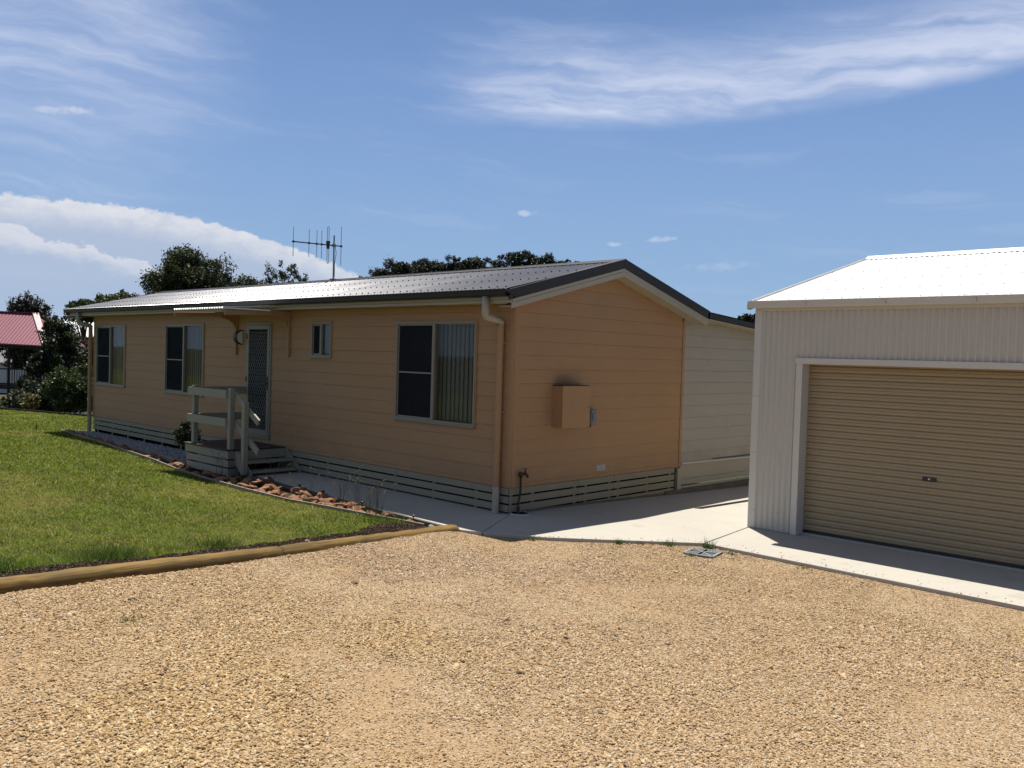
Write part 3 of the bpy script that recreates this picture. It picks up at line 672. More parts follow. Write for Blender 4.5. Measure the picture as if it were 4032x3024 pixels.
for i in range(-1, ncol):
    pts = {1: [], -1: []}
    for j in range(2 * nrow + 1):
        z = gz0 + j * pz / 2
        for sg in (1, -1):
            x = gx0 + i * px + (px / 2 if j % 2 else 0) * sg; pts[sg].append((x, z))
    for sg in (1, -1):
        for (xa, za), (xb, zb) in zip(pts[sg], pts[sg][1:]):
            if min(xa, xb) < gx0 - .001 or max(xa, xb) > gx1 + .001 or zb > gz1 + .001: continue
            mb.bar((xa, -.036 - .001 * sg, za), (xb, -.036 - .001 * sg, zb), .0075, .004, (0, 1, 0))
stuff(mb.build('diamond_grille', 'grille_grey', door))
box('screen_mesh', 'door_screen', door, gx0, gx1, -.028, -.026, gz0, gz1)
box('inner_leaf', 'inner_door', door, x0 + .041, x1 - .041, .03, .07, z0 + .013, z1 - .041)
mb = MB(); mb.box(a1 - .052, a1 - .02, -.062, -.05, 1.02, 1.27); mb.box(a1 - .15, a1 - .03, -.095, -.08, 1.135, 1.155); mb.box(a1 - .045, a1 - .028, -.09, -.06, 1.135, 1.155); mb.build('handle', 'black_plastic', door, bevel=.003)
for z in (.45, 1.15, 1.95): box('hinge', 'black_plastic', door, x0 + .03, x0 + .046, -.062, -.04, z, z + .1)

# base slats: front and gable, with packers behind
def slats(zbot, mk, gaps, x0, x1, axis):
    z = -.008; i = 0
    while z > zbot:
        zz = max(z - .093, zbot - .02)
        cuts = [x0] + [g for g in gaps if x0 < g < x1] + [x1]
        for a, b in zip(cuts, cuts[1:]): mk(a + .003, b - .003, zz, z - .002 + .0015 * math.sin(i * 3 + a))
        z = zz - .021; i += 1
def mkf(a, b, z0, z1): box('base_slat', 'slat_paint', house, a, b, -.012, .008, z0, z1, bevel=.002)
def mkg(a, b, z0, z1): box('base_slat', 'slat_paint', house, -.012, .008, a, b, z0, z1, bevel=.002)
slats(-.34, mkf, (-12, -9.6, -7.2, -4.8, -2.4), -L, -.014, 0)
slats(-.40, mkg, (1.44, 2.3), .0, 3.98, 1)
mb = MB()
for x in np.arange(-L + .2, -.1, .9): mb.box(x, x + .05, .0085, .03, -.45, -.03)
for y in (.02, .45, 1.36, 1.62, 2.2, 2.42, 3.2, 3.85): mb.box(-.03, -.0125, y, y + .05, -.5, -.03)
stuff(mb.build('slat_batten', 'slat_paint', house))
MB().prism([(.012, .25, -.37), (.02, .25, -.37), (.02, 4.1, -.47), (.012, 4.1, -.47)], (0, 0, .05)).build('kick_board', 'plinth', house)
# annex at the end of the house: paler boards, lower roof
YA0, YA1 = W + .04, 8.6
annex = MB().prism([(-.16, YA0, .02), (-.16, YA1, -.02), (-.16, YA1, 2.34), (-.16, YA0 + .3, 2.60), (-.16, YA0, 2.60)], (.14, 0, 0)).build('annex_wall', 'annex_siding', house)
for k in range(13):
    za, zb = .02 + .2 * k, .22 + .2 * k
    ty = lambda z: YA1 if z < 2.34 else YA1 - (z - 2.34) / .26 * (YA1 - YA0 - .3)
    zb = min(zb - .004, 2.585)
    if zb > za: MB().add([(-.021, YA0 + .005, za), (-.021, ty(za), za), (-.021, ty(zb), zb), (-.021, YA0 + .005, zb), (-.002, YA0 + .005, za), (-.002, ty(za), za), (-.014, ty(zb), zb), (-.014, YA0 + .005, zb)],
                         [(0, 1, 2, 3), (7, 6, 5, 4), (4, 5, 1, 0), (5, 6, 2, 1), (6, 7, 3, 2), (7, 4, 0, 3)]).build('siding_board', 'annex_siding', annex)
for y, z in ((5.02, 1.62), (5.72, .62)): box('joint_strip', 'white_paint', annex, -.012, -.001, y, y + .012, z + .005, z + .195)
MB().prism([(XR - .03, 4.43, 2.60), (XR - .03, 8.7, 2.335), (XR - .03, 8.7, 2.245), (XR - .03, 4.43, 2.51)], (.034, 0, 0)).build('annex_barge', 'charcoal', house)
MB().prism([(-.02, 4.47, 2.50), (-.02, 8.7, 2.235), (-.02, 8.7, 2.215), (-.02, 4.47, 2.48)], (XR + .01, 0, 0)).build('annex_soffit', 'soffit', house)
MB().sheet((-6, 4.43, 2.61), (6.27, 0, 0), (0, 4.27, -.265), (0, 0, 1), .076, .009).build('annex_roof', 'roof_grey', house, smooth=True)
MB().prism([(-.10, 4.17, .03), (-.10, 8.6, -.03), (-.10, 8.6, .0), (-.10, 4.17, .06)], (.13, 0, 0)).build('annex_flashing', 'white_paint', house)
MB().prism([(-.05, 4.17, .026), (-.05, 8.6, -.034), (-.05, 8.6, -.26), (-.05, 4.17, -.225)], (.04, 0, 0)).build('skirt_board', 'trim', house)
MB().prism([(-.05, 4.17, -.235), (-.05, 8.6, -.27), (-.05, 8.6, -.375), (-.05, 4.17, -.325)], (.035, 0, 0)).build('skirt_board', 'trim', house)
MB().prism([(-.05, 4.17, -.352), (-.05, 8.6, -.40), (-.05, 8.6, -.45), (-.05, 4.17, -.385)], (.035, 0, 0)).build('skirt_board', 'trim', house)
box('corner_post', 'trim', house, -.06, .03, 4.05, 4.165, -.39, -.03, bevel=.004)
MB().prism([(-.07, 3.7, -.385), (-.07, 8.6, -.43), (-.07, 8.6, -.62), (-.07, 3.7, -.5)], (.11, 0, 0)).build('plinth', 'plinth', house)
MB().prism([(-.003, 5.2, .06), (-.003, 8.6, .03), (-.003, 8.6, .055), (-.003, 5.2, .062)], (.03, 0, 0)).build('green_strip', 'green_paint', house)
# awning over the entrance
aw = MB().sheet((-7.27, -1.30, 2.437), (1.83, 0, 0), (0, 1.27, .105), (0, 0, 1), .088, .015).build('awning_sheet', 'white_roof', house, smooth=True)
box('awning_flashing', 'white_roof', house, -5.45, -5.41, -1.29, -.44, 2.425, 2.448)
MB().bar((-5.43, -1.30, 2.446), (-5.43, -.43, 2.517), .05, .004).build('awning_capping', 'white_roof', house)
for x in (-7.325, -5.475):
    br = box('awning_bracket', 'siding', house, x - .035, x + .035, -.062, -.018, 1.645, 2.44, bevel=.004)
    bar('arm', 'siding', br, (x, -1.26, 2.355), (x, -.062, 2.415), .045, .075, bevel=.003)
    pts = [(x - .022, -.062, 2.15), (x - .022, -.062, 2.39), (x - .022, -.42, 2.37)] + [(x - .022, -.42 + .34 * math.sin(t_), 2.15 + .20 * math.cos(t_)) for t_ in (.35, .7, 1.05, 1.35)]
    MB().prism(pts, (.044, 0, 0)).build('knee', 'siding', br)

# things fixed to the house
lamp = thing('wall_light', 'half round black bulkhead wall light with white diffuser beside the screen door', 'wall light', (-7.17, -.02, 1.86))
def half_disc(x, rr, cz=1.98, n=16): return [(x, -.022 - rr * math.sin(math.pi * i / n), cz + rr * math.cos(math.pi * i / n)) for i in range(n + 1)]
MB().prism(half_disc(-7.215, .135), (.03, 0, 0)).build('base', 'black_plastic', lamp)
MB().prism(half_disc(-7.1845, .122), (.022, 0, 0)).build('chrome_band', 'aluminium', lamp)
MB().prism(half_disc(-7.162, .142), (.054, 0, 0)).build('rim', 'black_plastic', lamp)
MB().prism(half_disc(-7.1075, .118), (.008, 0, 0)).build('diffuser', 'lamp_diffuser', lamp)
mbx = thing('meter_box', 'peach painted metal meter box fixed to the gable wall', 'meter box', (0, 1.1, .79))
box('cabinet', 'box_paint', mbx, .005, .195, .80, 1.39, .792, 1.372, bevel=.003)
box('lid', 'box_paint', mbx, .1955, .215, .79, 1.402, .784, 1.376, bevel=.004)
MB().tube([(.216, 1.36, 1.07), (.222, 1.36, 1.07)], .014, 12).build('latch', 'grey_box', mbx)
for z in (.9, 1.25): MB().tube([(.205, .789, z), (.205, .789, z + .06)], .006, 8).build('hinge', 'box_paint', mbx)
box('shadow_gap_strip', 'charcoal', mbx, .005, .205, .80, 1.39, 1.3765, 1.384)  # dark strip painted in as the shadow gap along the box top
iso = thing('isolator_box', 'small grey plastic electrical box on the gable wall beside the meter box', 'electrical box', (0, 1.64, .8))
MB().prism([(.02, 1.58, .80), (.09, 1.58, .80), (.10, 1.595, .80), (.10, 1.695, .80), (.09, 1.71, .80), (.02, 1.71, .80)], (0, 0, .22)).build('case', 'grey_box', iso, bevel=.006)
box('switch_cover', 'grey_box', iso, 1e-9 + .1005, .112, 1.61, 1.68, .86, .97, bevel=.004)
MB().tube([(.05, 1.63, .80), (.05, 1.625, .775), (.02, 1.62, .765)], .012, 8).build('conduit', 'black_plastic', iso)
cp = thing('compliance_plate', 'small white printed plate low on the gable wall', 'sign', (0, 1.95, .09))
box('plate', 'plate', cp, .016, .022, 1.85, 2.05, .092, .187)
for i, (a, b, z, h_) in enumerate(((.02, .05, .170, .008), (.055, .17, .172, .009), (.02, .09, .155, .003), (.1, .18, .155, .003), (.02, .05, .142, .003), (.06, .16, .142, .003), (.02, .17, .128, .003), (.02, .18, .116, .003), (.02, .18, .108, .003))):
    box('print_line', 'print', cp, .0222, .0228, 1.85 + a, 1.85 + b, z, z + h_)
tap = thing('garden_tap', 'rusty brass garden tap on a bent standpipe at the house corner', 'tap', (.06, .13, -.36))
MB().tube([(.07, .10, -.36), (.07, .10, -.24), (.065, .11, -.18), (.06, .145, -.08), (.06, .15, .0), (.06, .145, .2)], .015, 10).build('standpipe', 'pipe_grey', tap, smooth=True)
MB().tube([(.07, .10, -.36), (.07, .10, -.255)], .024, 10).build('sleeve', 'pipe_grey', tap)
mb = MB(); mb.tube([(.06, .145, .15), (.06, .145, .205)], .027, 10); mb.tube([(.06, .145, .185), (.075, .185, .185), (.085, .215, .18), (.095, .235, .165), (.097, .24, .14)], [.015, .019, .021, .016, .016], 10); mb.tube([(.097, .24, .142), (.097, .24, .134)], .021, 10); mb.tube([(.083, .21, .19), (.083, .21, .235)], [.017, .010], 8); mb.build('body', 'brass', tap, smooth=True)
mb = MB(); mb.tube([(.083, .21, .235), (.083, .21, .25)], .007, 8); mb.bar((.075, .178, .252), (.091, .242, .252), .012, .01); mb.build('handle', 'brass', tap)
ring = MB(); n = 24
for i in range(n):
    a, b = 2*math.pi*i/n, 2*math.pi*(i+1)/n
    ring.prism([(.06 + .135*math.cos(a), .14 + .135*math.sin(a), -.40), (.06 + .135*math.cos(b), .14 + .135*math.sin(b), -.40), (.06 + .128*math.cos(b), .14 + .128*math.sin(b), -.40), (.06 + .128*math.cos(a), .14 + .128*math.sin(a), -.40)], (0, 0, .062))
ring.build('pvc_collar', 'pvc_white', tap)
MB().tube([(.06, .14, -.36), (.06, .14, -.3495)], .1275, 20).build('pit', 'drain_void', tap)

# antenna
an = thing('tv_antenna', 'vertical element television aerial on a mast above the roof ridge', 'antenna', (-7.19, 2.05, 3.2))
MB().tube([(-7.19, 2.05, 3.2), (-7.19, 2.05, 4.17)], .016, 8).build('mast', 'galv', an)
MB().box(-7.25, -7.13, 2.0, 2.1, zr - .02, zr + .05).build('bracket', 'galv', an)
bd = Vector((-.20, -.84, 0)); b0 = Vector((-7.19, 2.05, 3.96))
MB().bar(b0 - bd * .21, b0 + bd * 1.03, .022, .022).build('boom', 'dark_metal', an)
for k, ln in ((1.0, .58), (.62, .56), (.43, .56), (.31, .56), (-.18, .80)):
    c = b0 + bd * k; e = MB().tube([c + Vector((0, 0, -ln/2)), c + Vector((0, 0, ln/2))], .009, 6).build('element', 'aluminium', an)
    MB().bar(c - bd * .02, c + bd * .02, .035, .04).build('clamp', 'black_plastic', e)
c = b0 + bd * .15; h_ = .36; d_ = bd.normalized() * .018
MB().tube([c - d_ + Vector((0, 0, -h_)), c - d_ + Vector((0, 0, h_)), c + Vector((0, 0, h_ + .02)), c + d_ + Vector((0, 0, h_)), c + d_ + Vector((0, 0, -h_)), c + Vector((0, 0, -h_ - .02)), c - d_ + Vector((0, 0, -h_))], .008, 6).build('folded_dipole', 'aluminium', an)
MB().tube([c + Vector((0, 0, -.08)), c + bd * .0 + Vector((0, 0, .08))], [.03, .045], 8).build('balun', 'black_plastic', an)
MB().tube([b0 + Vector((.02, .02, -.03)), (-7.15, 2.08, 3.8), (-7.17, 2.06, 3.6), (-7.165, 2.06, 3.3)], .006, 6).build('cable', 'black_plastic', an)
MB().box(-7.215, -7.165, 2.02, 2.08, 3.93, 3.99).build('mast_clamp', 'galv', an)

# entrance landing with rails and steps
ld = thing('entrance_landing', 'small painted timber landing with post and rail balustrade and side steps', 'landing', (-6.3, -.55, -.42))
DX0, DX1, DY0, DZ = -7.10, -5.53, -1.12, .045
for i in range(12):
    w_ = (DX1 - DX0 + .03) / 12; a = DX0 - .03 + w_ * i
    box('deck_board', 'decking', ld, a + .002, a + w_ - .002, DY0 - .02, -.022, DZ - .025, DZ, bevel=.002)
for j, (za, zb) in enumerate(((-.115, .018), (-.255, -.14), (-.40, -.28))):
    box('skirt_slat', 'timber_paint', ld, DX0 + (.0 if j == 0 else .06), DX1, DY0, DY0 + .022, za, zb, bevel=.002)
    box('skirt_slat', 'timber_paint', ld, DX1 - .024, DX1 - .001, DY0 + .024, DY0 + (.20 if j else 1.08), za, zb, bevel=.002)
for x in (DX0 + .12, DX1 - .12):
    for y in (DY0 + .1, -.15): box('stump', 'dark_timber', ld, x - .045, x + .045, y - .045, y + .045, -.44, .018)
def post(x, y, z0, z1): return box('post', 'timber_paint', ld, x - .045, x + .045, y - .045, y + .045, z0, z1, bevel=.008)
PY = -1.06
post(-6.86, PY, DZ + .001, 1.085); post(-5.56, PY, DZ + .001, 1.09); post(-5.09, PY, -.33, .885)
box('post_foot', 'dark_metal', ld, -5.13, -5.05, PY - .04, PY + .04, -.46, -.332)
for z in (.985, .50):
    bar('rail', 'timber_paint', ld, (-7.0, PY - .062, z), (-5.607, PY - .062, z), .034, .14, bevel=.003)
    bar('rail', 'timber_paint', ld, (-6.962, PY - .043, z), (-6.962, -.03, z), .034, .14, bevel=.003)
    s0 = (-5.60, PY + .062, z + .03); bar('handrail', 'timber_paint', ld, s0, (-4.76, PY + .062, z + .03 - .84 * .55), .034, .11, bevel=.003)
for y in (-1.0, -.06):
    MB().prism([(-5.527, y, .018), (-5.44, y, .018), (-4.98, y, -.30), (-4.98, y, -.352), (-5.30, y, -.352), (-5.527, y, -.20)], (0, .03, 0)).build('stringer', 'timber_paint', ld)
box('riser', 'timber_paint', ld, -5.50, -5.48, -.968, -.062, -.125, .017)
box('tread', 'timber_paint', ld, -5.46, -5.20, -.968, -.062, -.175, -.14, bevel=.003)
box('tread', 'timber_paint', ld, -5.28, -5.01, -.968, -.062, -.315, -.28, bevel=.003)

# ------------------------------------------------------------------ the shed
SX0, SX1, SY, SY1 = 2.51, 6.95, 1.867, 9.3
ZW = 2.45; SRY, SRZ = (SY + SY1) / 2, 3.50
shed = thing('shed', 'off white corrugated steel shed with white roof and beige roller door', 'shed', (4.7, 5.5, -.355))
OX0, OX1, OZ = 3.173, 5.98, 1.778          # door opening
sw = MB(); pit = .0762
def vwall(name, x0, x1, z0, z1):
    n = max(1, round((x1 - x0) / pit)); return MB().sheet((x0, SY, z0), (n * pit, 0, 0), (0, 0, z1 - z0), (0, -1, 0), pit, .0105, 10).build(name, 'surfmist', shed, smooth=True)
# sheets line up on one wave grid
g0 = SX0 + .09
n1 = math.ceil((OX0 - .078 - g0) / pit); vwall('wall_sheet', g0, g0 + n1 * pit, -.35, ZW)
n2 = math.floor((OX1 + .05 - g0) / pit); vwall('wall_sheet', g0 + n1 * pit, g0 + n2 * pit, OZ + .06, ZW)
n3 = math.floor((SX1 - .06 - g0) / pit); vwall('wall_sheet', g0 + n2 * pit, g0 + n3 * pit, -.35, ZW)
box('corner_flashing', 'surfmist_trim', shed, SX0, SX0 + .095, SY - .015, SY - .0115, -.352, ZW)
box('corner_flashing', 'surfmist_trim', shed, SX0 - .004, SX0 - .0005, SY - .012, SY + .09, -.352, ZW)
box('corner_flashing', 'surfmist_trim', shed, SX1 - .09, SX1, SY - .015, SY - .0115, -.352, ZW)
for x in (SX0, SX1):
    sgn = -1 if x == SX0 else 1
    MB().sheet((x, SY + .02, -.36), (0, SY1 - SY - .04, 0), (0, 0, ZW + .36), (sgn, 0, 0), .0762, .008, 6).build('side_wall', 'surfmist', shed, smooth=True)
    MB().prism([(x, SY + .02, ZW), (x, SY1, ZW), (x, SRY, SRZ - .02)], (-.02 * sgn, 0, 0)).build('gable_sheet', 'surfmist', shed)
box('back_wall', 'surfmist', shed, SX0, SX1, SY1 - .02, SY1, -.36, ZW)
box('floor_slab', 'concrete', shed, SX0 + .02, SX1 - .02, SY + .125, SY1 - .03, -.46, -.336)
# girts and screws on the front sheets
mb = MB()
for z in (.0 - .12, .62, 1.35):
    for i in range(0, n1, 4): x = g0 + i * pit; mb.tube([(x, SY - .008, z), (x, SY - .016, z)], .006, 6)
    for x in (SX0 + .025, SX0 + .07): mb.tube([(x, SY - .011, z), (x, SY - .018, z)], .006, 6)
stuff(mb.build('wall_screws', 'galv', shed))
# door surround
box('jamb_flashing', 'surfmist_trim', shed, OX0 - .082, OX0, SY - .024, SY - .011, -.352, OZ + .07, bevel=.002)
box('jamb_flashing', 'surfmist_trim', shed, OX1, OX1 + .082, SY - .024, SY - .009, -.352, OZ + .07, bevel=.002)
box('head_flashing', 'surfmist_trim', shed, OX0 - .092, OX1 + .092, SY - .028, SY - .0245, OZ, OZ + .072)
box('head_flashing', 'surfmist_trim', shed, OX0 - .082, OX1 + .082, SY - .024, SY + .16, OZ + .0, OZ + .01)
box('jamb_reveal', 'surfmist_trim', shed, OX0 - .006, OX0, SY - .008, SY + .20, -.352, OZ)
box('jamb_reveal', 'surfmist_trim', shed, OX1, OX1 + .006, SY - .008, SY + .20, -.352, OZ)
DYR = SY + .17
rd = box('roller_door', 'door_beige', shed, OX0 - .03, OX1 + .03, DYR + .022, DYR + .03, -.33, OZ + .12)
nsl = 27; zb0 = -.305; hsl = (OZ + .06 - zb0) / nsl
prof = [(0, 0), (-.004, .004), (-.0085, .010), (-.0105, .020), (-.011, hsl*.38), (-.0115, hsl*.46), (-.0075, hsl*.485), (-.0075, hsl*.515), (-.0115, hsl*.54), (-.011, hsl*.62), (-.0105, hsl - .022), (-.0085, hsl - .012), (-.004, hsl - .006), (0, hsl - .002)]
for i in range(nsl):
    z = zb0 + i * hsl
    MB().prism([(OX0 - .02, DYR + .012 + a * 1.35, z + b) for a, b in prof] + [(OX0 - .02, DYR + .0215, z + hsl - .002), (OX0 - .02, DYR + .0215, z)], (OX1 - OX0 + .04, 0, 0)).build('door_slat', 'door_beige', rd)
box('bottom_rail', 'black_plastic', rd, OX0 - .02, OX1 + .02, DYR - .004, DYR + .021, -.334, zb0 - .002, bevel=.003)
lk = box('lock_plate', 'black_plastic', rd, 4.575, 4.725, DYR - .016, DYR - .004, .485, .532, bevel=.004)
MB().tube([(4.65, DYR - .0165, .509), (4.65, DYR - .021, .509)], .011, 12).build('lock_barrel', 'aluminium', lk)
# roof
srx0, srx1 = SX0 - .05, SX1 + .05; ssl = (SRZ - 2.55) / (SRY - SY + .06)
sroof = MB().prism([(srx0 + .03, SY - .0, 2.50), (srx0 + .03, SRY, SRZ - .06), (srx0 + .03, SY1, 2.50)], (srx1 - srx0 - .06, 0, 0)).build('roof', 'surfmist', shed)
ns = 6; cws = (srx1 - srx0) / ns
for i in range(ns):
    MB().sheet((srx0 + i * cws, SY - .06, 2.55), (cws, 0, 0), (0, SRY - SY + .06, SRZ - 2.55), (0, -ssl, 1), cws / 10, .009).build('roof_sheet', 'white_roof', sroof, smooth=True)
    MB().sheet((srx0 + i * cws, SY1 + .06, 2.55), (cws, 0, 0), (0, -(SRY - SY + .06), SRZ - 2.55), (0, ssl, 1), cws / 10, .009, 6).build('roof_sheet', 'white_roof', sroof, smooth=True)
MB().prism([(srx0 - .01, SRY - .16, SRZ - .16*ssl + .012), (srx0 - .01, SRY - .15, SRZ - .15*ssl + .02), (srx0 - .01, SRY - .03, SRZ + .022), (srx0 - .01, SRY, SRZ + .04), (srx0 - .01, SRY + .03, SRZ + .022), (srx0 - .01, SRY + .15, SRZ - .15*ssl + .02), (srx0 - .01, SRY + .16, SRZ - .16*ssl + .012), (srx0 - .01, SRY, SRZ + .012)], (srx1 - srx0 + .02, 0, 0)).build('ridge_cap', 'white_roof', sroof)
for x in (srx0, srx1 - .012):
    for sgn in (-1, 1):
        y0 = SRY + sgn * (SRY - SY + .06)
        MB().prism([(x, y0, 2.575), (x, SRY, SRZ + .025), (x, SRY, SRZ - .09), (x, y0, 2.46)], (.012, 0, 0)).build('barge_flashing', 'surfmist_trim', sroof)
mb = MB()
for ky in (.03, .2, .4, .6, .8, .955):
    for j in range(0, ns * 10, 3):
        x = srx0 + cws / 10 * (j + (1 if ky > .5 else 0)); y = lerp(SY - .06, SRY, ky); z = 2.55 + (SRZ - 2.55) * ky + .009; mb.tube([(x, y, z), (x, y - .003, z + .009)], [.009, .006], 6)
stuff(mb.build('roof_screws', 'surfmist_trim', sroof))
gutter(srx0 - .01, srx1 + .01, SY - .012, 2.562, 'gutter', 'surfmist_trim', shed, .105, .088)
box('gutter_stop', 'surfmist_trim', shed, srx0 - .012, srx0 - .0105, SY - .125, SY - .012, 2.456, 2.54)
for x in (3.2, 4.15, 5.1, 6.05): box('gutter_bracket', 'surfmist_trim', shed, x, x + .03, SY - .128, SY - .1235, 2.49, 2.543)
box('fascia_trim', 'surfmist_trim', shed, SX0, SX1, SY - .0118, SY - .0108, ZW - .012, 2.53)

# drains
dr = thing('drain_grate', 'square galvanised drain grate set in the gravel near the slab corner', 'drain grate', (2.75, .1, -.40))
gc = Vector((2.87, .17)); a = R(12); s_ = .165
def gp(u_, v_, z): return (gc.x + u_*math.cos(a) - v_*math.sin(a), gc.y + u_*math.sin(a) + v_*math.cos(a), z)
mb = MB(); zt = -.3795
for (ua, va, ub, vb) in ((-s_, -s_, s_, -s_), (s_, -s_, s_, s_), (s_, s_, -s_, s_), (-s_, s_, -s_, -s_)): mb.bar(gp(ua, va, zt), gp(ub, vb, zt), .026, .014)
mb.build('frame', 'galv', dr)
MB().prism([gp(-s_, -s_, -.42), gp(s_, -s_, -.42), gp(s_, s_, -.42), gp(-s_, s_, -.42)], (0, 0, .033)).build('pit', 'drain_void', dr)
for (ua, va, ub, vb) in ((-s_, -s_, s_, s_), (-s_, s_, s_, -s_)): MB().bar(gp(ua, va, zt + .001), gp(ub, vb, zt + .001), .02, .012).build('diagonal_bar', 'galv', dr)
for q in range(4):
    for i in range(1, 6):
        d_ = s_ * i / 6
        for sg in ((-1, 1) if i > 0 else (1,)):
            pass
        A = {0: ((-d_, -d_), (-d_ * 0 + d_, -d_)), 1: ((d_, -d_), (d_, d_)), 2: ((d_, d_), (-d_, d_)), 3: ((-d_, d_), (-d_, -d_))}[q]
        if q in (0, 2): ends = [((x, sgn_ * abs(x)), (x, sgn_ * s_)) for sgn_ in ((-1,) if q == 0 else (1,)) for x in (-d_, d_)]
        else: ends = [((sgn_ * abs(y), y), (sgn_ * s_, y)) for sgn_ in ((-1,) if q == 3 else (1,)) for y in (-d_, d_)]
        for e0, e1 in ends: MB().bar(gp(e0[0], e0[1], zt), gp(e1[0], e1[1], zt), .012, .01).build('grate_bar', 'galv', dr)
ch = thing('channel_drain', 'dark narrow channel drain in the concrete between house and shed', 'channel drain', (1.25, 3.2, -.42))
mb = MB()
MB().prism([(1.20, 2.68, zslab(1.2, 2.68) + .003), (1.31, 2.72, zslab(1.3, 2.7) + .003), (1.42, 5.6, zslab(1.4, 5.6) + .003), (1.31, 5.6, zslab(1.3, 5.6) + .003)], (0, 0, .002)).build('channel', 'drain_void', ch)

# ------------------------------------------------------------------ edging, logs
def log(y0, y1, label, rad, seed):
    rg = random.Random(seed); n = 40; pts = []; rs = []; wob = [rg.uniform(-1, 1) for _ in range(60)]
    for i in range(n + 1):
        y = lerp(y0, y1, i / n); pts.append((float(logx(y)) + rg.uniform(-.004, .004), y, float(hg(0, y)) + .004 + rg.uniform(-.003, .003))); rs.append(rad * (1 + .035 * lerp(wob[i // 4], wob[i // 4 + 1], (i % 4) / 4) + rg.uniform(-.015, .015)) * (.93 if i in (0, n) else 1))
    pts = [(pts[0][0], pts[0][1] - .008 * (1 if y1 > y0 else -1), pts[0][2])] + pts + [(pts[-1][0], pts[-1][1] + .008 * (1 if y1 > y0 else -1), pts[-1][2])]; rs = [rad * .8] + rs + [rad * .8]
    c = Vector(pts[len(pts)//2]); d = (Vector(pts[-1]) - Vector(pts[0])).normalized()
    ob = MB().tube(pts, rs, 18).build('edging_log', 'pine_log', smooth=True)
    # object axes along the log so that the grain follows it
    q = d.to_track_quat('X', 'Z').to_matrix().to_4x4(); mw = Matrix.Translation(c) @ q
    ob.data.transform(mw.inverted()); ob.matrix_world = mw
    return tag(ob, label, 'log', 'logs edging the lawn')
log(-3.86, -7.6, 'longer pine log edging the lawn, golden and nearest the camera', .094, 5)
log(-1.22, -3.84, 'weathered pine log edging the lawn, its end touching the concrete path', .092, 6)
def edging(name, pts, label, h=.10, t_=.022, up=.02, mt='edging'):
    pts = [Vector(p) for p in pts]; a = pts[0]; th = thing(name, label, 'garden edging', pts[0]) if len(pts) > 2 else None
    for p, q in zip(pts, pts[1:]):
        d = (q - p); p2 = p + d.normalized() * .004; q2 = q - d.normalized() * .004; b = MB().bar(p2, q2, t_, h)
        b.build('edging_board', mt, th, bevel=.002)
    return th
ep = []
for x in (-14.9, -12.6, -10.3, -8.06, -6.6, -5.1, -3.75, -2.7, -1.73, -.2): y = float(pl(x, EDGE)); ep.append((x, y, float(hg(x, y)) - .005 + .012 * math.sin(x * 3)))
edging('lawn_edging', ep, 'thin pale timber edging between the lawn and the rock bed')
ip = [(x, float(pl(x, INNER)), -.395) for x in (-14.5, -12.5, -10, -7.3)]
edging('pebble_edging', ip, 'timber edging between the white pebbles and the rock bed')
pp = [(x, float(pl(x, INNER)) - .014, -.405) for x in (-4.88, -3.2, -1.65, .2)]
edging('path_edging', pp, 'brown timber board along the concrete path edge behind the rocks', .085, .02, mt='plinth')
far_edge = edging('lawn_border', [(x, float(LAWN_FAR(x)) + .02, -.42) for x in (-46, -40, -34, -30, -26, -22.9, -19.4, -16)], 'dark low border along the far end of the lawn', .16, .10, mt='border_timber')

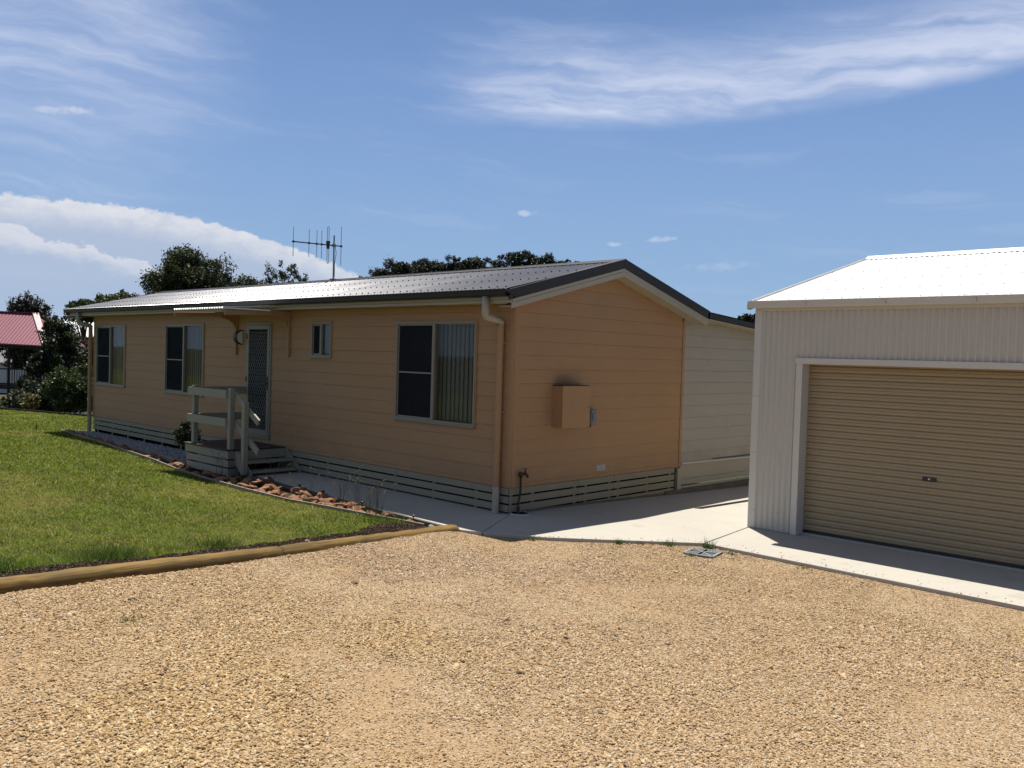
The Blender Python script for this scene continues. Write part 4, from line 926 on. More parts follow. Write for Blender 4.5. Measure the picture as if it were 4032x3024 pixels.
# ------------------------------------------------------------------ loose cover: gravel, pebbles (instanced stones), grass
def scatter(name, P, scl, rot, col, mt, sub=2):
    me = bpy.data.meshes.new(name); me.vertices.add(len(P)); me.vertices.foreach_set('co', np.asarray(P, np.float32).ravel())
    for nm, a in (('scl', scl), ('rot', rot)):
        at_ = me.attributes.new(nm, 'FLOAT_VECTOR', 'POINT'); at_.data.foreach_set('vector', np.asarray(a, np.float32).ravel())
    at_ = me.attributes.new('col', 'FLOAT_COLOR', 'POINT'); c = np.ones((len(P), 4), np.float32); c[:, :3] = col; at_.data.foreach_set('color', c.ravel())
    ob = bpy.data.objects.new(name, me); COL.objects.link(ob); me.materials.append(M[mt])
    ng = bpy.data.node_groups.new(name, 'GeometryNodeTree'); ng.interface.new_socket('Geometry', in_out='INPUT', socket_type='NodeSocketGeometry'); ng.interface.new_socket('Geometry', in_out='OUTPUT', socket_type='NodeSocketGeometry')
    N = ng.nodes; Lk = ng.links; gi = N.new('NodeGroupInput'); go = N.new('NodeGroupOutput')
    ico = N.new('GeometryNodeMeshIcoSphere'); ico.inputs['Radius'].default_value = 1; ico.inputs['Subdivisions'].default_value = sub
    nz = N.new('ShaderNodeTexNoise'); nz.inputs['Scale'].default_value = 1.3; nz.inputs['Detail'].default_value = 1
    vm = N.new('ShaderNodeVectorMath'); vm.operation = 'SUBTRACT'; vm.inputs[1].default_value = (.5, .5, .5); Lk.new(nz.outputs['Color'], vm.inputs[0])
    vs = N.new('ShaderNodeVectorMath'); vs.operation = 'SCALE'; vs.inputs['Scale'].default_value = 1.1; Lk.new(vm.outputs[0], vs.inputs[0])
    sp = N.new('GeometryNodeSetPosition'); Lk.new(ico.outputs[0], sp.inputs['Geometry']); Lk.new(vs.outputs[0], sp.inputs['Offset'])
    smt = N.new('GeometryNodeSetMaterial'); smt.inputs['Material'].default_value = M[mt]; Lk.new(sp.outputs[0], smt.inputs[0])
    shd = N.new('GeometryNodeSetShadeSmooth'); shd.inputs['Shade Smooth'].default_value = False; Lk.new(smt.outputs[0], shd.inputs[0])
    iop = N.new('GeometryNodeInstanceOnPoints'); Lk.new(gi.outputs[0], iop.inputs['Points']); Lk.new(shd.outputs[0], iop.inputs['Instance'])
    for nm, key in (('rot', 'Rotation'), ('scl', 'Scale')):
        na = N.new('GeometryNodeInputNamedAttribute'); na.data_type = 'FLOAT_VECTOR'; na.inputs['Name'].default_value = nm
        if key == 'Rotation': er = N.new('FunctionNodeEulerToRotation'); Lk.new(na.outputs[0], er.inputs[0]); Lk.new(er.outputs[0], iop.inputs[key])
        else: Lk.new(na.outputs[0], iop.inputs[key])
    Lk.new(iop.outputs[0], go.inputs[0]); md = ob.modifiers.new('scatter', 'NODES'); md.node_group = ng
    return ob
RS = np.random.default_rng(7)
def palette(n, cols, ws):
    c = np.array(cols)[RS.choice(len(cols), n, p=np.array(ws) / sum(ws))]; return c * RS.uniform(.8, 1.2, (n, 1))
N0 = 560000
N0 = 640000; x = RS.uniform(.3, 10.5, N0); y = RS.uniform(-9.6, .6, N0)
d = np.hypot(x - CAM.x, y - CAM.y)
tr_ = (x - 4.7) * .94 + (y - .5) * .33                                  # wheel tracks leading to the roller door
track = np.exp(-((np.abs(tr_ + .25 * np.sin(y * .5)) - .78) / .24) ** 2) * sm(fbm(x * .9, y * .9, 36), .3, .6)
dens0 = sm(fbm(x * .75 + 5, y * .75, 31, 5) + .25 * (fbm(x * 3, y * 3, 33) - .5), .34, .58) * (1 - .6 * track)
dens = dens0 * .52 + .48
ok = (x > logx(np.minimum(y, -1.2)) + .06) & (y < pl(x, SLAB) - .015) & ~((np.abs(x - 2.87) < .185) & (np.abs(y - .17) < .185)) & (RS.uniform(0, 1, N0) < dens * np.clip(9. / np.maximum(d, 1), .62, 1))
# nothing behind the camera, coarse there
fw = (x - CAM.x) * -math.sin(YAW) + (y - CAM.y) * math.cos(YAW); ok &= fw > .6
x, y, dens0 = x[ok], y[ok], dens0[ok]; n = len(x); s = (.0042 + .0095 * RS.beta(1.5, 3.6, n)) * (.62 + .45 * dens0); big = RS.uniform(0, 1, n) < .004; s[big] *= RS.uniform(1.5, 2.3, big.sum())
P = np.stack([x, y, z_gravel(x, y) + s * RS.uniform(-.1, .5, n)], -1)
xs_ = RS.uniform(.7, 8.5, 190); ys_ = pl(xs_, SLAB) + .012 + np.abs(RS.normal(0, .16, 190)) ** 1.3; k_ = ys_ < 1.5; xs_, ys_ = xs_[k_], ys_[k_]
ss_ = RS.uniform(.003, .0075, len(xs_)); P = np.concatenate([P, np.stack([xs_, ys_, np.array([zslab(a, b) for a, b in zip(xs_, ys_)]) + ss_ * .4], -1)]); x = np.append(x, xs_); y = np.append(y, ys_); s = np.append(s, ss_); n = len(s)
scl = np.stack([s * RS.uniform(.9, 1.5, n), s * RS.uniform(.7, 1.1, n), s * RS.uniform(.45, .8, n)], -1)
rot = np.stack([RS.normal(0, .35, n), RS.normal(0, .35, n), RS.uniform(0, 6.28, n)], -1)
pinkish = np.clip(sm(fbm(x * .4, y * .4, 41), .4, .62) * .6 + .5 * sm(-x, -4.5, -1.), 0, 1)[:, None]
colA = palette(n, [(.64, .45, .225), (.74, .57, .33), (.50, .335, .155), (.80, .68, .46), (.30, .20, .10), (.15, .11, .07)], [32, 30, 20, 14, 5, 1.2])
colB = palette(n, [(.60, .43, .265), (.68, .53, .38), (.48, .315, .19), (.78, .69, .54), (.28, .19, .12), (.2, .18, .16)], [32, 28, 18, 14, 6, 2.5])
stuff(tag(scatter('gravel', P, scl, rot, (colA * (1 - pinkish) + colB * pinkish) * np.array([.575, .545, .505]), 'stone_mix', 2), 'loose sandy beige gravel stones covering the driveway', 'gravel'))
n = 9000; x = RS.uniform(-14.4, -7.15, n); y = RS.uniform(-1.0, -.03, n); ok = y > pl(x, INNER) + .02; x, y = x[ok], y[ok]; n = len(x)
s = RS.uniform(.012, .024, n); P = np.stack([x, y, -.405 + RS.uniform(-.006, .012, n)], -1)
stuff(tag(scatter('white_pebbles', P, np.stack([s, s * .85, s * .6], -1), RS.uniform(0, 6.28, (n, 3)), palette(n, [(.34, .33, .31), (.27, .26, .245), (.2, .19, .18)], [6, 3, 1]), 'stone_mix', 2), 'white pebbles spread along the house base left of the landing', 'pebbles'))
n = 16000; y = RS.uniform(-7.6, -1.4, n); x = logx(y) - .06 - np.abs(RS.normal(0, .25, n)); s = RS.uniform(.003, .011, n)
ok = (y < pl(x, EDGE) - .03) & (x > logx(y) - soilw(y) - .03); x, y, s = x[ok], y[ok], s[ok]; n = len(x)
stuff(tag(scatter('mulch', np.stack([x, y, z_soil(x, y) + s * .3], -1), np.stack([s * 1.6, s, s * .6], -1), RS.uniform(0, 6.28, (n, 3)), palette(n, [(.030, .019, .012), (.05, .032, .02), (.085, .055, .034), (.22, .18, .14)], [6, 5, 2, .25]), 'stone_mix', 1), 'crumbly dark soil and mulch between lawn and logs', 'mulch'))

def blades(name, P, H, Wd, lean, cols, mt, seed=1, parent=None):
    """one triangle (or bent pair) per blade, as one mesh"""
    rg = np.random.default_rng(seed); n = len(P); a = rg.uniform(0, 6.2832, n); la = rg.uniform(0, 6.2832, n)
    side = np.stack([np.cos(a), np.sin(a), np.zeros(n)], -1) * (Wd / 2)[:, None]
    tip = P + np.stack([np.cos(la) * lean * H, np.sin(la) * lean * H, H], -1)
    V = np.stack([P - side, P + side, tip], 1).reshape(-1, 3); F = np.arange(3 * n).reshape(-1, 3)
    C = np.repeat(cols, 3, 0)
    return np_mesh(name, V, F, mt, C, parent)
N0 = 1500000
x = RS.uniform(-26, .6, N0); y = RS.uniform(-11, 3, N0); d = np.hypot(x - CAM.x, y - CAM.y)
ok = keep_lawn(x, y) & (RS.uniform(0, 1, N0) < np.clip((7.6 / d) ** 1.25, 0, 1))
soil = (x > logx(np.minimum(y, -1.2)) - soilw(y) + .03) & (RS.uniform(0, 1, N0) < .97)
fw = (x - CAM.x) * -math.sin(YAW) + (y - CAM.y) * math.cos(YAW); rt = (x - CAM.x) * math.cos(YAW) + (y - CAM.y) * math.sin(YAW)
ok &= ~soil & (fw > 2) & (rt > -.85 * fw)
x, y, d = x[ok], y[ok], d[ok]; n = len(x)
if n > 480000: k = RS.choice(n, 480000, False); x, y, d = x[k], y[k], d[k]; n = len(x)
grow = np.clip(d / 8.5, .9, 2.8); pat = fbm(x * .55, y * .55, 51); pat2 = fbm(x * 2.2, y * 2.2, 52)
lush = 1 - sm(pat + .35 * (pat2 - .5), .42, .60)
H = RS.uniform(.010, .030, n) * (.8 + .5 * lush) * grow ** .35; Wd = RS.uniform(.005, .0115, n) * grow
near = np.exp(-((x - logx(np.minimum(y, -1.2)) + .62) / .25) ** 2) * sm(fbm(y * .9, y * 0 + 4, 54), .42, .62); H *= 1 + 2.2 * near * RS.uniform(0, 1, n)
g = np.array([(.165, .215, .026)]) * lush[:, None] + np.array([(.25, .245, .048)]) * (1 - lush[:, None])
g = g * np.array([.70, .70, .60]) * RS.uniform(.45, 1.5, (n, 1)) * (.8 + .4 * sm(fbm(x * 6, y * 6, 57), .35, .62))[:, None]; dry = RS.uniform(0, 1, n) < .08; g[dry] = np.array((.36, .29, .115)) * RS.uniform(.7, 1.15, (dry.sum(), 1))
g = g * (1 - near[:, None] * .45) + np.array([(.04, .085, .016)]) * near[:, None] * .45
stuff(tag(blades('lawn_grass', np.stack([x, y, z_lawn(x, y) - .003], -1), H, Wd, RS.uniform(.2, 2.2, n), g, 'grass_blade'), 'short mown green and yellow lawn grass left of the logs', 'grass'))

# ------------------------------------------------------------------ rocks
def rock_mesh(seed):
    bm = bmesh.new(); bmesh.ops.create_icosphere(bm, subdivisions=2, radius=1); rg = random.Random(seed)
    pl_ = [(Vector((rg.gauss(0, 1), rg.gauss(0, 1), rg.gauss(0, .7))).normalized(), rg.uniform(.42, .85)) for _ in range(14)]
    for v in bm.verts:
        for nn, dd in pl_:
            k = v.co.dot(nn)
            if k > dd: v.co -= nn * (k - dd)
        v.co *= 1 + rg.uniform(-.03, .03)
    me = bpy.data.meshes.new('rock'); bm.to_mesh(me); bm.free(); return me
rms = [rock_mesh(i) for i in range(8)]
for me in rms[:7]: me.materials.append(M['rock'])
rms[7].materials.append(M['pale_rock'])
rg = random.Random(11)
def rock(x, y, z, s, me, label, group):
    o = bpy.data.objects.new('rock', me); COL.objects.link(o); o.location = (x, y, z); o.scale = (s * rg.uniform(.9, 1.5), s * rg.uniform(.7, 1.1), s * rg.uniform(.35, .6))
    o.rotation_euler = (rg.uniform(-.55, .55), rg.uniform(-.55, .55), rg.uniform(0, 6.28)); return tag(o, label, 'rock', group)
for i in range(118):
    x = -.25 - 4.9 * (i / 118) + rg.uniform(-.03, .03); y0, y1 = float(pl(x, EDGE)) + .06, float(pl(x, INNER)) - .07
    if y1 - y0 < .06: continue
    k = rg.random(); y = lerp(y0, y1, k); s = rg.uniform(.05, .135) * (.6 + .4 * min(1, (y1 - y0) / .4))
    rock(x, y, -.43 + s * rg.uniform(.25, .75), s, rms[i % 7], 'rusty orange sandstone rock heaped in the narrow bed beside the concrete path', 'rocks beside the path')
for i in range(52):
    x = -5.3 - 9.2 * (i / 52) + rg.uniform(-.06, .06); y0, y1 = float(pl(x, EDGE)) + .05, float(pl(x, INNER)) - .05
    y = lerp(y0, y1, rg.random()); s = rg.uniform(.06, .14)
    rock(x, y, -.43 + s * .4, s, rms[(i * 3) % 7], 'brown sandstone rock in the bed left of the landing steps', 'rocks left of the landing')
rock(-.12, -1.26, -.385, .062, rms[7], 'larger of two cream rocks where the rock bed meets the log', None)
rock(-.27, -1.31, -.39, .048, rms[7], 'smaller of two cream rocks where the rock bed meets the log', None)
rock(.40, -3.4, float(hg(0, -3.4)) + .075, .035, rms[7], 'single pale stone lying on the soil behind the log', None)

# ------------------------------------------------------------------ plants
def leaf_quads(C, size, rg, droop=0.):
    n = len(C); a = rg.normal(size=(n, 3)); a /= np.linalg.norm(a, axis=1, keepdims=True); a[:, 2] -= droop
    b = np.cross(a, rg.normal(size=(n, 3))); b /= np.linalg.norm(b, axis=1, keepdims=True) + 1e-9; a /= np.linalg.norm(a, axis=1, keepdims=True)
    s = (size * rg.uniform(.6, 1.4, n))[:, None]; A = a * s; B = b * s * .42
    V = np.stack([C - A, C + B, C + A, C - B], 1).reshape(-1, 3); return V, np.arange(4 * n).reshape(-1, 4)
def foliage(name, blobs, n, size, cols, parent, seed, mt='leaf', droop=.2, fill=.5):
    """blobs: (centre, radii); leaves sit in clumps near the blob surfaces"""
    rg = np.random.default_rng(seed); Cs = []; Sh = []
    vol = np.array([b[1][0] * b[1][1] * b[1][2] for b in blobs]) ** .67; cnt = (n * vol / vol.sum()).astype(int)
    for (c, rad), k in zip(blobs, cnt):
        if k < 4: continue
        nc = max(5, k // 26); d = rg.normal(size=(nc, 3)); d /= np.linalg.norm(d, axis=1, keepdims=True)
        rr = rg.uniform(fill, 1.04, (nc, 1)); cc = d * rr * np.array(rad) + np.array(c)
        w = rg.integers(0, nc, k); cl = np.mean(rad) * .2
        Cs.append(cc[w] + rg.normal(size=(k, 3)) * cl); Sh.append(rg.uniform(.7, 1.3, nc)[w])
    C = np.concatenate(Cs); sh = np.concatenate(Sh); n = len(C)
    V, F = leaf_quads(C, np.full(n, size), rg, droop)
    col = np.array(cols)[rg.integers(0, len(cols), n)] * sh[:, None] * rg.uniform(.8, 1.2, (n, 1))
    return np_mesh(name, V, F, mt, np.repeat(col, 4, 0), parent)
def tree(name, label, base, height, blobs, n, size, cols, seed, trunk_r=.18, bark='bark', group=None, droop=.2, cat='tree', fill=.5):
    t_ = thing(name, label, cat, base, group); rg = random.Random(seed); b = Vector(base); mb = MB()
    top = b + Vector((rg.uniform(-.2, .2), rg.uniform(-.2, .2), height * .72))
    pts = [lerp(b, top, k) + Vector((rg.uniform(-.1, .1), rg.uniform(-.1, .1), 0)) * (k > 0) for k in (0, .25, .5, .75, 1)]
    mb.tube(pts, [trunk_r * q for q in (1.15, .9, .72, .5, .25)], 8)
    order = sorted(blobs, key=lambda q: -q[1][0])[:9]
    for c, rad in order:
        c = Vector(c); k = min(.95, max(.2, (c.z - b.z) / (height * .72) * .62)); s0 = lerp(b, top, k)
        mb.tube([s0, lerp(s0, c, .5) + Vector((0, 0, .1 * height * .1)), c], [trunk_r * .45, trunk_r * .3, trunk_r * .1], 6)
    mb.build('trunk', bark, t_, smooth=True); foliage('crown', blobs, n, size, cols, t_, seed, droop=droop, fill=fill); return t_
def crown(c, rx, ry, rz, k, seed, rb=(.25, .5), flat=1., shell=(.25, .85)):
    rg = random.Random(seed); out = []
    for i in range(k):
        v = Vector((rg.gauss(0, 1), rg.gauss(0, 1), rg.gauss(0, 1))).normalized() * rg.uniform(*shell)
        q = rg.uniform(*rb); out.append(((c[0] + v.x * rx, c[1] + v.y * ry, c[2] + v.z * rz), (rx * q, ry * q, rz * q * flat)))
    return out
DG = [(.011, .017, .006), (.016, .023, .008), (.023, .031, .010)]
MG = [(.025, .037, .011), (.038, .052, .014), (.055, .068, .018)]
BG = [(.028, .05, .009), (.042, .068, .012), (.06, .085, .016)]
RB = [(.024, .016, .012), (.032, .022, .015), (.02, .02, .012)]
GUM = [(.014, .018, .009), (.02, .024, .012), (.028, .031, .015)]
# behind the roof
tree('broadleaf_tree', 'large round dark green tree rising behind the left half of the roof', (-49.7, 19.6, -2.6), 12, crown((-49.9, 19.7, 5.8), 3.0, 3.0, 3.15, 90, 21, (.2, .32), 1., (.2, .84)) + crown((-48.0, 21.3, 4.9), 1.7, 1.7, 1.5, 16, 22, (.25, .45)), 80000, .10, [(.02, .028, .009), (.03, .04, .012), (.04, .052, .015), (.055, .065, .02)], 21, .32)
tree('feathery_tree', 'smaller feathery tree behind the roof beside the aerial', (-47.2, 24.9, -2.6), 10.5, crown((-48.6, 23.4, 5.75), 1.9, 1.9, 1.25, 30, 23, (.25, .42)) + [((-46.9 + dx, 25.2 + dx * .9, 6.4 + h), (.28, .28, .85)) for dx, h in ((-.9, .7), (-.55, .25), (-.1, .9), (.3, .95), (.62, .5), (1., .15), (-1.6, -.2), (-2.2, -.6))] + crown((-46.8, 25.3, 5.9), 1.3, 1.3, .9, 12, 24), 28000, .085, MG + DG[1:], 23, .2)
# left of the house
tree('she_oak', 'tall reddish brown tree behind the pink roofed shelter', (-56, 11.1, -2.7), 8.4, crown((-56, 11.1, 3.1), 1.6, 1.6, 2.0, 34, 31, (.2, .38)) + crown((-55.2, 12.3, 1.5), 2.4, 2.4, 1.9, 26, 32, (.2, .38)), 32000, .10, RB + DG[:1], 31, .22)
tree('garden_tree', 'dark leafy tree standing between the pink roof and the house', (-35.6, 6.3, -2.65), 6.6, crown((-35.7, 6.4, 1.7), .95, .95, 1.9, 30, 33, (.2, .4)) + crown((-35.2, 6.7, -.4), 1.15, 1.15, 1.3, 14, 34), 19000, .085, DG + MG[:1], 33, .16)
tree('slender_tree', 'slim dark tree with bare lower trunk beside the shelter post', (-33.6, 4.9, -2.6), 4.3, crown((-33.6, 5.0, .9), .7, .7, .9, 14, 35) + crown((-33.4, 5.2, -1.0), .75, .75, .8, 8, 36), 8000, .09, DG, 35, .09)
tree('leafy_bush', 'bright green leafy bush at the lawn edge by the house corner', (-27.2, 4.0, -1.6), 2.6, crown((-27.2, 4.0, .15), 1.05, 1.05, 1.05, 20, 37) + crown((-26.4, 4.7, -.3), .8, .8, .9, 8, 38), 15000, .065, BG + MG, 37, .05, cat='bush', droop=0)
tree('dark_bush', 'dark bush at the far lawn edge left of the bright bush', (-29.4, 3.7, -1.7), 2.2, crown((-29.4, 3.7, -.35), .95, .95, 1.0, 14, 39), 9000, .07, DG + MG[:1], 39, .05, cat='bush')
tree('shelter_shrub', 'dark shrub in front of the shelter balustrade', (-36.1, 4.9, -2.4), 2.9, crown((-36.1, 4.9, -.55), .5, .5, 1.1, 12, 40), 7000, .08, DG, 40, .06, cat='shrub')
tree('golden_shrub', 'small rounded golden brown shrub at the far lawn edge', (-23.9, 1.5, -1.0), .9, crown((-23.9, 1.5, -.25), .42, .42, .28, 10, 41), 5000, .05, [(.16, .12, .04), (.12, .10, .035), (.09, .085, .03)], 41, .03, cat='shrub')
tree('low_shrub', 'grey green low shrub at the left picture edge behind the lawn', (-26.3, 1.6, -1.2), 1.2, crown((-26.3, 1.6, -.45), .7, .7, .5, 10, 42), 5000, .06, [(.08, .085, .05), (.06, .07, .035), (.1, .1, .06)], 42, .03, cat='shrub')
tree('distant_tree', 'small distant green tree above the left end of the roof', (-71, 20.2, -2.7), 9, crown((-71, 20.2, 4.6), 1.5, 1.5, 1.3, 10, 43), 4000, .18, MG, 43, .2)
tree('distant_tree', 'wider olive distant tree just right of the small one above the roof end', (-74.2, 24.2, -2.7), 10, crown((-74.2, 24.2, 5.2), 2.5, 2.5, 1.4, 14, 44), 6000, .2, MG + [(.10, .085, .03)], 44, .25)
for i, (bx, by, sc_, tone) in enumerate(((-62, 8.5, 1., DG), (-60.5, 16.5, 1.1, MG), (-43.5, 12.5, .9, DG), (-66, 14.2, 1.15, DG))):
    tree('background_tree', ['dark tree at the left picture edge behind the pink roof', 'green tree behind the garden tree near the white roofed house', 'dark tree close to the house corner below the white roof', 'far dark tree between the she oak and the white roof'][i], (bx, by, -2.7), 5.4 * sc_, crown((bx, by, .9 * sc_), 2.2, 2.2, 1.9 * sc_, 16, 60 + i), 9000, .14, tone, 60 + i, .16, group='trees left of the house')
# gum trees on the rise behind the house
rg = random.Random(17)
prof_g = [(1450, 1105), (1490, 1075), (1530, 1022), (1570, 1035), (1640, 1030), (1700, 1020), (1770, 1022), (1830, 1012), (1880, 1020), (1930, 1022), (1990, 1000), (2040, 988), (2100, 992), (2160, 1002), (2215, 1016), (2250, 1030)]
GPOS = [(-107.6, 77.0), (-105.0, 77.4), (-104.2, 79.3), (-102.9, 80.6), (-101.1, 82.3), (-99.0, 83.6), (-97.2, 85.6), (-95.3, 87.1), (-94.2, 89.0), (-92.3, 90.0), (-90.6, 92.0), (-88.6, 93.6), (-87.3, 95.6), (-85.2, 97.0), (-83.6, 98.9), (-82.2, 100.2)]
names_g = ['leftmost gum tree of the row behind the roof', 'thin crowned gum tree second from the left of the row']
for i, ((gx, gy), (px_, py_)) in enumerate(zip(GPOS, prof_g)):
    dep = (gx - CAM.x) * f.x + (gy - CAM.y) * f.y; ztop = CAM.z + .9 + (1402 + .03 * (px_ - 2016) - py_) / FPX * dep; zb = float(h_far(gx, gy)); H_ = ztop - zb
    rr = 3.1 + rg.uniform(-.4, .7); sparse = i in (0, 1, 2, 9, 10)
    bl = crown((gx, gy, ztop - 2.3), rr, rr, 2.1, 14 if sparse else 22, 80 + i, (.18, .34), .75) + crown((gx, gy, ztop - 4.6), rr * 1.15, rr * 1.15, 2.4, 16, 110 + i, (.22, .4), .8)
    side = 'left' if i < 8 else 'right'; k = i if i < 8 else 15 - i
    lab = '%s gum tree from the %s end of the distant row behind the roof' % (['first', 'second', 'third', 'fourth', 'fifth', 'sixth', 'seventh', 'eighth'][k], side)
    tree('gum_tree', lab, (gx, gy, zb), H_, bl, 9000 if sparse else 13000, .16, GUM, 80 + i, .3, 'pale_bark', 'gum trees on the rise behind the house', fill=.35)
gx, gy = -51., 101.7
tree('gum_tree', 'lone far gum tree peeping over the annex roof beside the shed', (gx, gy, float(h_far(gx, gy))), 9.4 - float(h_far(gx, gy)), crown((gx, gy, 7.6), 2.0, 2.0, 1.5, 12, 130, (.2, .4)), 3000, .28, GUM, 130, .25, 'pale_bark')
# shrub by the landing
tree('rose_shrub', 'small leggy dark shrub against the landing post', (-7.5, -.85, -.43), .95, crown((-7.5, -.85, .08), .36, .3, .36, 22, 50, (.16, .34)), 2600, .024, DG + MG, 50, .012, cat='shrub', fill=.2)

def tuft(name, label, cat, loc, n, h, w, spread, cols, seed, group=None, lean=.45):
    rg_ = np.random.default_rng(seed); P = np.array(loc) + np.stack([rg_.normal(0, spread, n), rg_.normal(0, spread, n), np.zeros(n)], -1)
    C = np.array(cols)[rg_.integers(0, len(cols), n)] * rg_.uniform(.7, 1.3, (n, 1))
    o = blades(name, P, h * rg_.uniform(.45, 1.1, n), np.full(n, w) * rg_.uniform(.7, 1.3, n), rg_.uniform(.05, lean * 2, n), C, 'grass_blade', seed)
    own(o, loc); return tag(o, label, cat, group)
GR = [(.04, .075, .014), (.06, .095, .02), (.03, .055, .012)]
ST = [(.20, .165, .08), (.14, .12, .055), (.09, .095, .032)]
def seedgrass(x, y, n, label, seed):
    t_ = thing('seed_grass', label, 'weed', (x, y, -.43), 'weeds growing among the rocks'); rg_ = random.Random(seed); mb = MB(); hd = MB()
    for i in range(n):
        p = Vector((x + rg_.gauss(0, .07), y + rg_.gauss(0, .05), -.43)); h_ = rg_.uniform(.28, .52); dx, dy = rg_.gauss(0, .10), rg_.gauss(0, .08)
        q = p + Vector((dx * .4, dy * .4, h_ * .6)); t2 = p + Vector((dx, dy, h_)); mb.tube([p, q, t2], [.0022, .0018, .0012], 3)
        hd.tube([t2 + Vector((0, 0, -.01)), t2 + Vector((dx * .15, dy * .15, .03)), t2 + Vector((dx * .4, dy * .4, .055))], [.002, .005, .001], 4)
    def cm(o, c):
        a_ = o.data.attributes.new('col', 'FLOAT_COLOR', 'POINT'); a_.data.foreach_set('color', np.tile(np.array(c + (1,), np.float32), len(o.data.vertices)))
    cm(mb.build('stalk', 'twig_grass', t_), (.10, .085, .038)); cm(hd.build('seed_head', 'twig_grass', t_), (.2, .165, .10))
    n2 = 46; r_ = np.random.default_rng(seed); P = np.array((x, y, -.43)) + np.stack([r_.normal(0, .07, n2), r_.normal(0, .05, n2), np.zeros(n2)], -1)
    blades('leaf_blade', P, r_.uniform(.06, .24, n2), r_.uniform(.003, .007, n2), r_.uniform(.1, .8, n2), np.array(GR + ST[:1])[r_.integers(0, 4, n2)], 'grass_blade', seed, t_)
for i, (x, y, n, lab) in enumerate(((-1.05, -1.42, 20, 'tall seeding grass clump nearest the log among the rocks'), (-1.45, -1.38, 18, 'tall seeding grass clump second from the log among the rocks'), (-1.95, -1.36, 14, 'seeding grass clump in the middle of the rock bed'), (-2.5, -1.5, 9, 'thin seeding grass at the pale middle rocks'), (-3.6, -1.45, 7, 'thin dry grass among rocks near the steps'), (-4.75, -1.3, 14, 'dry grass clump at the foot of the step post'), (-5.3, -1.35, 10, 'dry grass clump in front of the landing skirt'))): seedgrass(x, y, n, lab, 200 + i)
zl = lambda x, y: float(z_lawn(np.array(x), np.array(y)))
tuft('grass_tuft', 'dark long grass tuft spilling onto the soil at the left log', 'grass tuft', (.38, -6.25, zl(.1, -6.25)), 260, .17, .006, .10, GR, 301, 'long grass tufts by the logs', .7)
tuft('grass_tuft', 'wide long grass tuft beside the soil strip mid way along the golden log', 'grass tuft', (.22, -5.35, zl(.1, -5.4)), 420, .16, .006, .16, GR, 302, 'long grass tufts by the logs', .8)
tuft('grass_tuft', 'long green grass tuft near the joint of the two logs', 'grass tuft', (.1, -4.25, zl(.0, -4.2)), 300, .15, .006, .12, GR, 303, 'long grass tufts by the logs', .7)
tuft('grass_tuft', 'green grass tuft at the end of the rock bed by the weathered log', 'grass tuft', (-.55, -1.72, zl(-.5, -1.7)), 260, .12, .006, .16, GR, 304, 'long grass tufts by the logs', .6)
tuft('thistle', 'single upright weed standing in the lawn near the far edging', 'weed', (-15.4, -1.0, -.40), 16, .26, .009, .03, GR, 305, None, .25)
for i, (x, y, n, h_, lab) in enumerate(((1.18, -.84, 30, .07, 'dark weed at the slab edge in the shadow of the eave'), (1.97, -.18, 46, .09, 'bright green weed at the slab edge left of the drain grate'), (2.16, -.02, 14, .05, 'tiny weed sprig at the slab edge between two larger weeds'), (2.40, .2, 40, .10, 'forked weed at the slab edge close left of the drain grate'), (2.78, .42, 70, .16, 'tallest leafy weed at the slab corner behind the drain grate'), (2.86, -.06, 40, .05, 'low green weed in front of the drain grate'), (3.1, .38, 26, .06, 'small weed by the apron edge right of the drain grate'), (3.95, .40, 14, .07, 'dry sprig at the apron edge below the roller door'), (2.05, -5.9, 60, .05, 'green grass patch in the gravel near the left picture edge'), (2.3, -5.55, 26, .035, 'small green sprig in the gravel right of the grass patch'), (1.55, -3.35, 24, .04, 'faint grass sprig in the gravel beside the golden log'), (1.35, -1.7, 22, .04, 'faint weed in the gravel below the path corner'))):
    z = float(z_gravel(np.array(x), np.array(y))); tuft('weed', lab, 'weed', (x, y, z), n, h_, .010 if i < 8 else .006, .028 if i < 8 else .05, [(.06, .10, .03), (.09, .13, .04), (.045, .075, .022)] if i != 7 else ST, 320 + i, 'weeds in the gravel and along the slab', .5)
# small litter on the driveway
for i, (x, y, lab) in enumerate(((3.55, -5.15, 'dark pebble clump lying on the gravel in the lower middle'), (5.3, -2.1, 'dark brown chip lying on the gravel below the roller door'), (1.9, -3.9, 'grey flat stone lying on the gravel near the log joint'))):
    rock(x, y, float(z_gravel(np.array(x), np.array(y))) + .006, .022 if i != 2 else .045, rms[i], lab, None)
for i, (x, y) in enumerate(((1.02, -1.04), (-4.05, -1.3))):
    pass
for i, (x, y, lab) in enumerate(((-1.75, -1.12, 'small black garden light stake beside the path, nearest the log'), (-2.85, -1.02, 'small black garden light stake in the middle of the path edge'), (-3.55, -.98, 'small black garden light stake beside the path, nearest the steps'), (-.55, -1.2, 'small black garden light stake behind the cream rocks'))):
    g_ = thing('garden_light', lab, 'garden light', (x, y, -.43), 'garden light stakes along the path')
    MB().tube([(x, y, -.43), (x, y, -.335)], .006, 6).build('stake', 'black_plastic', g_); MB().tube([(x, y, -.335), (x, y, -.31), (x, y, -.305)], [.018, .026, .012], 10).build('head', 'black_plastic', g_)

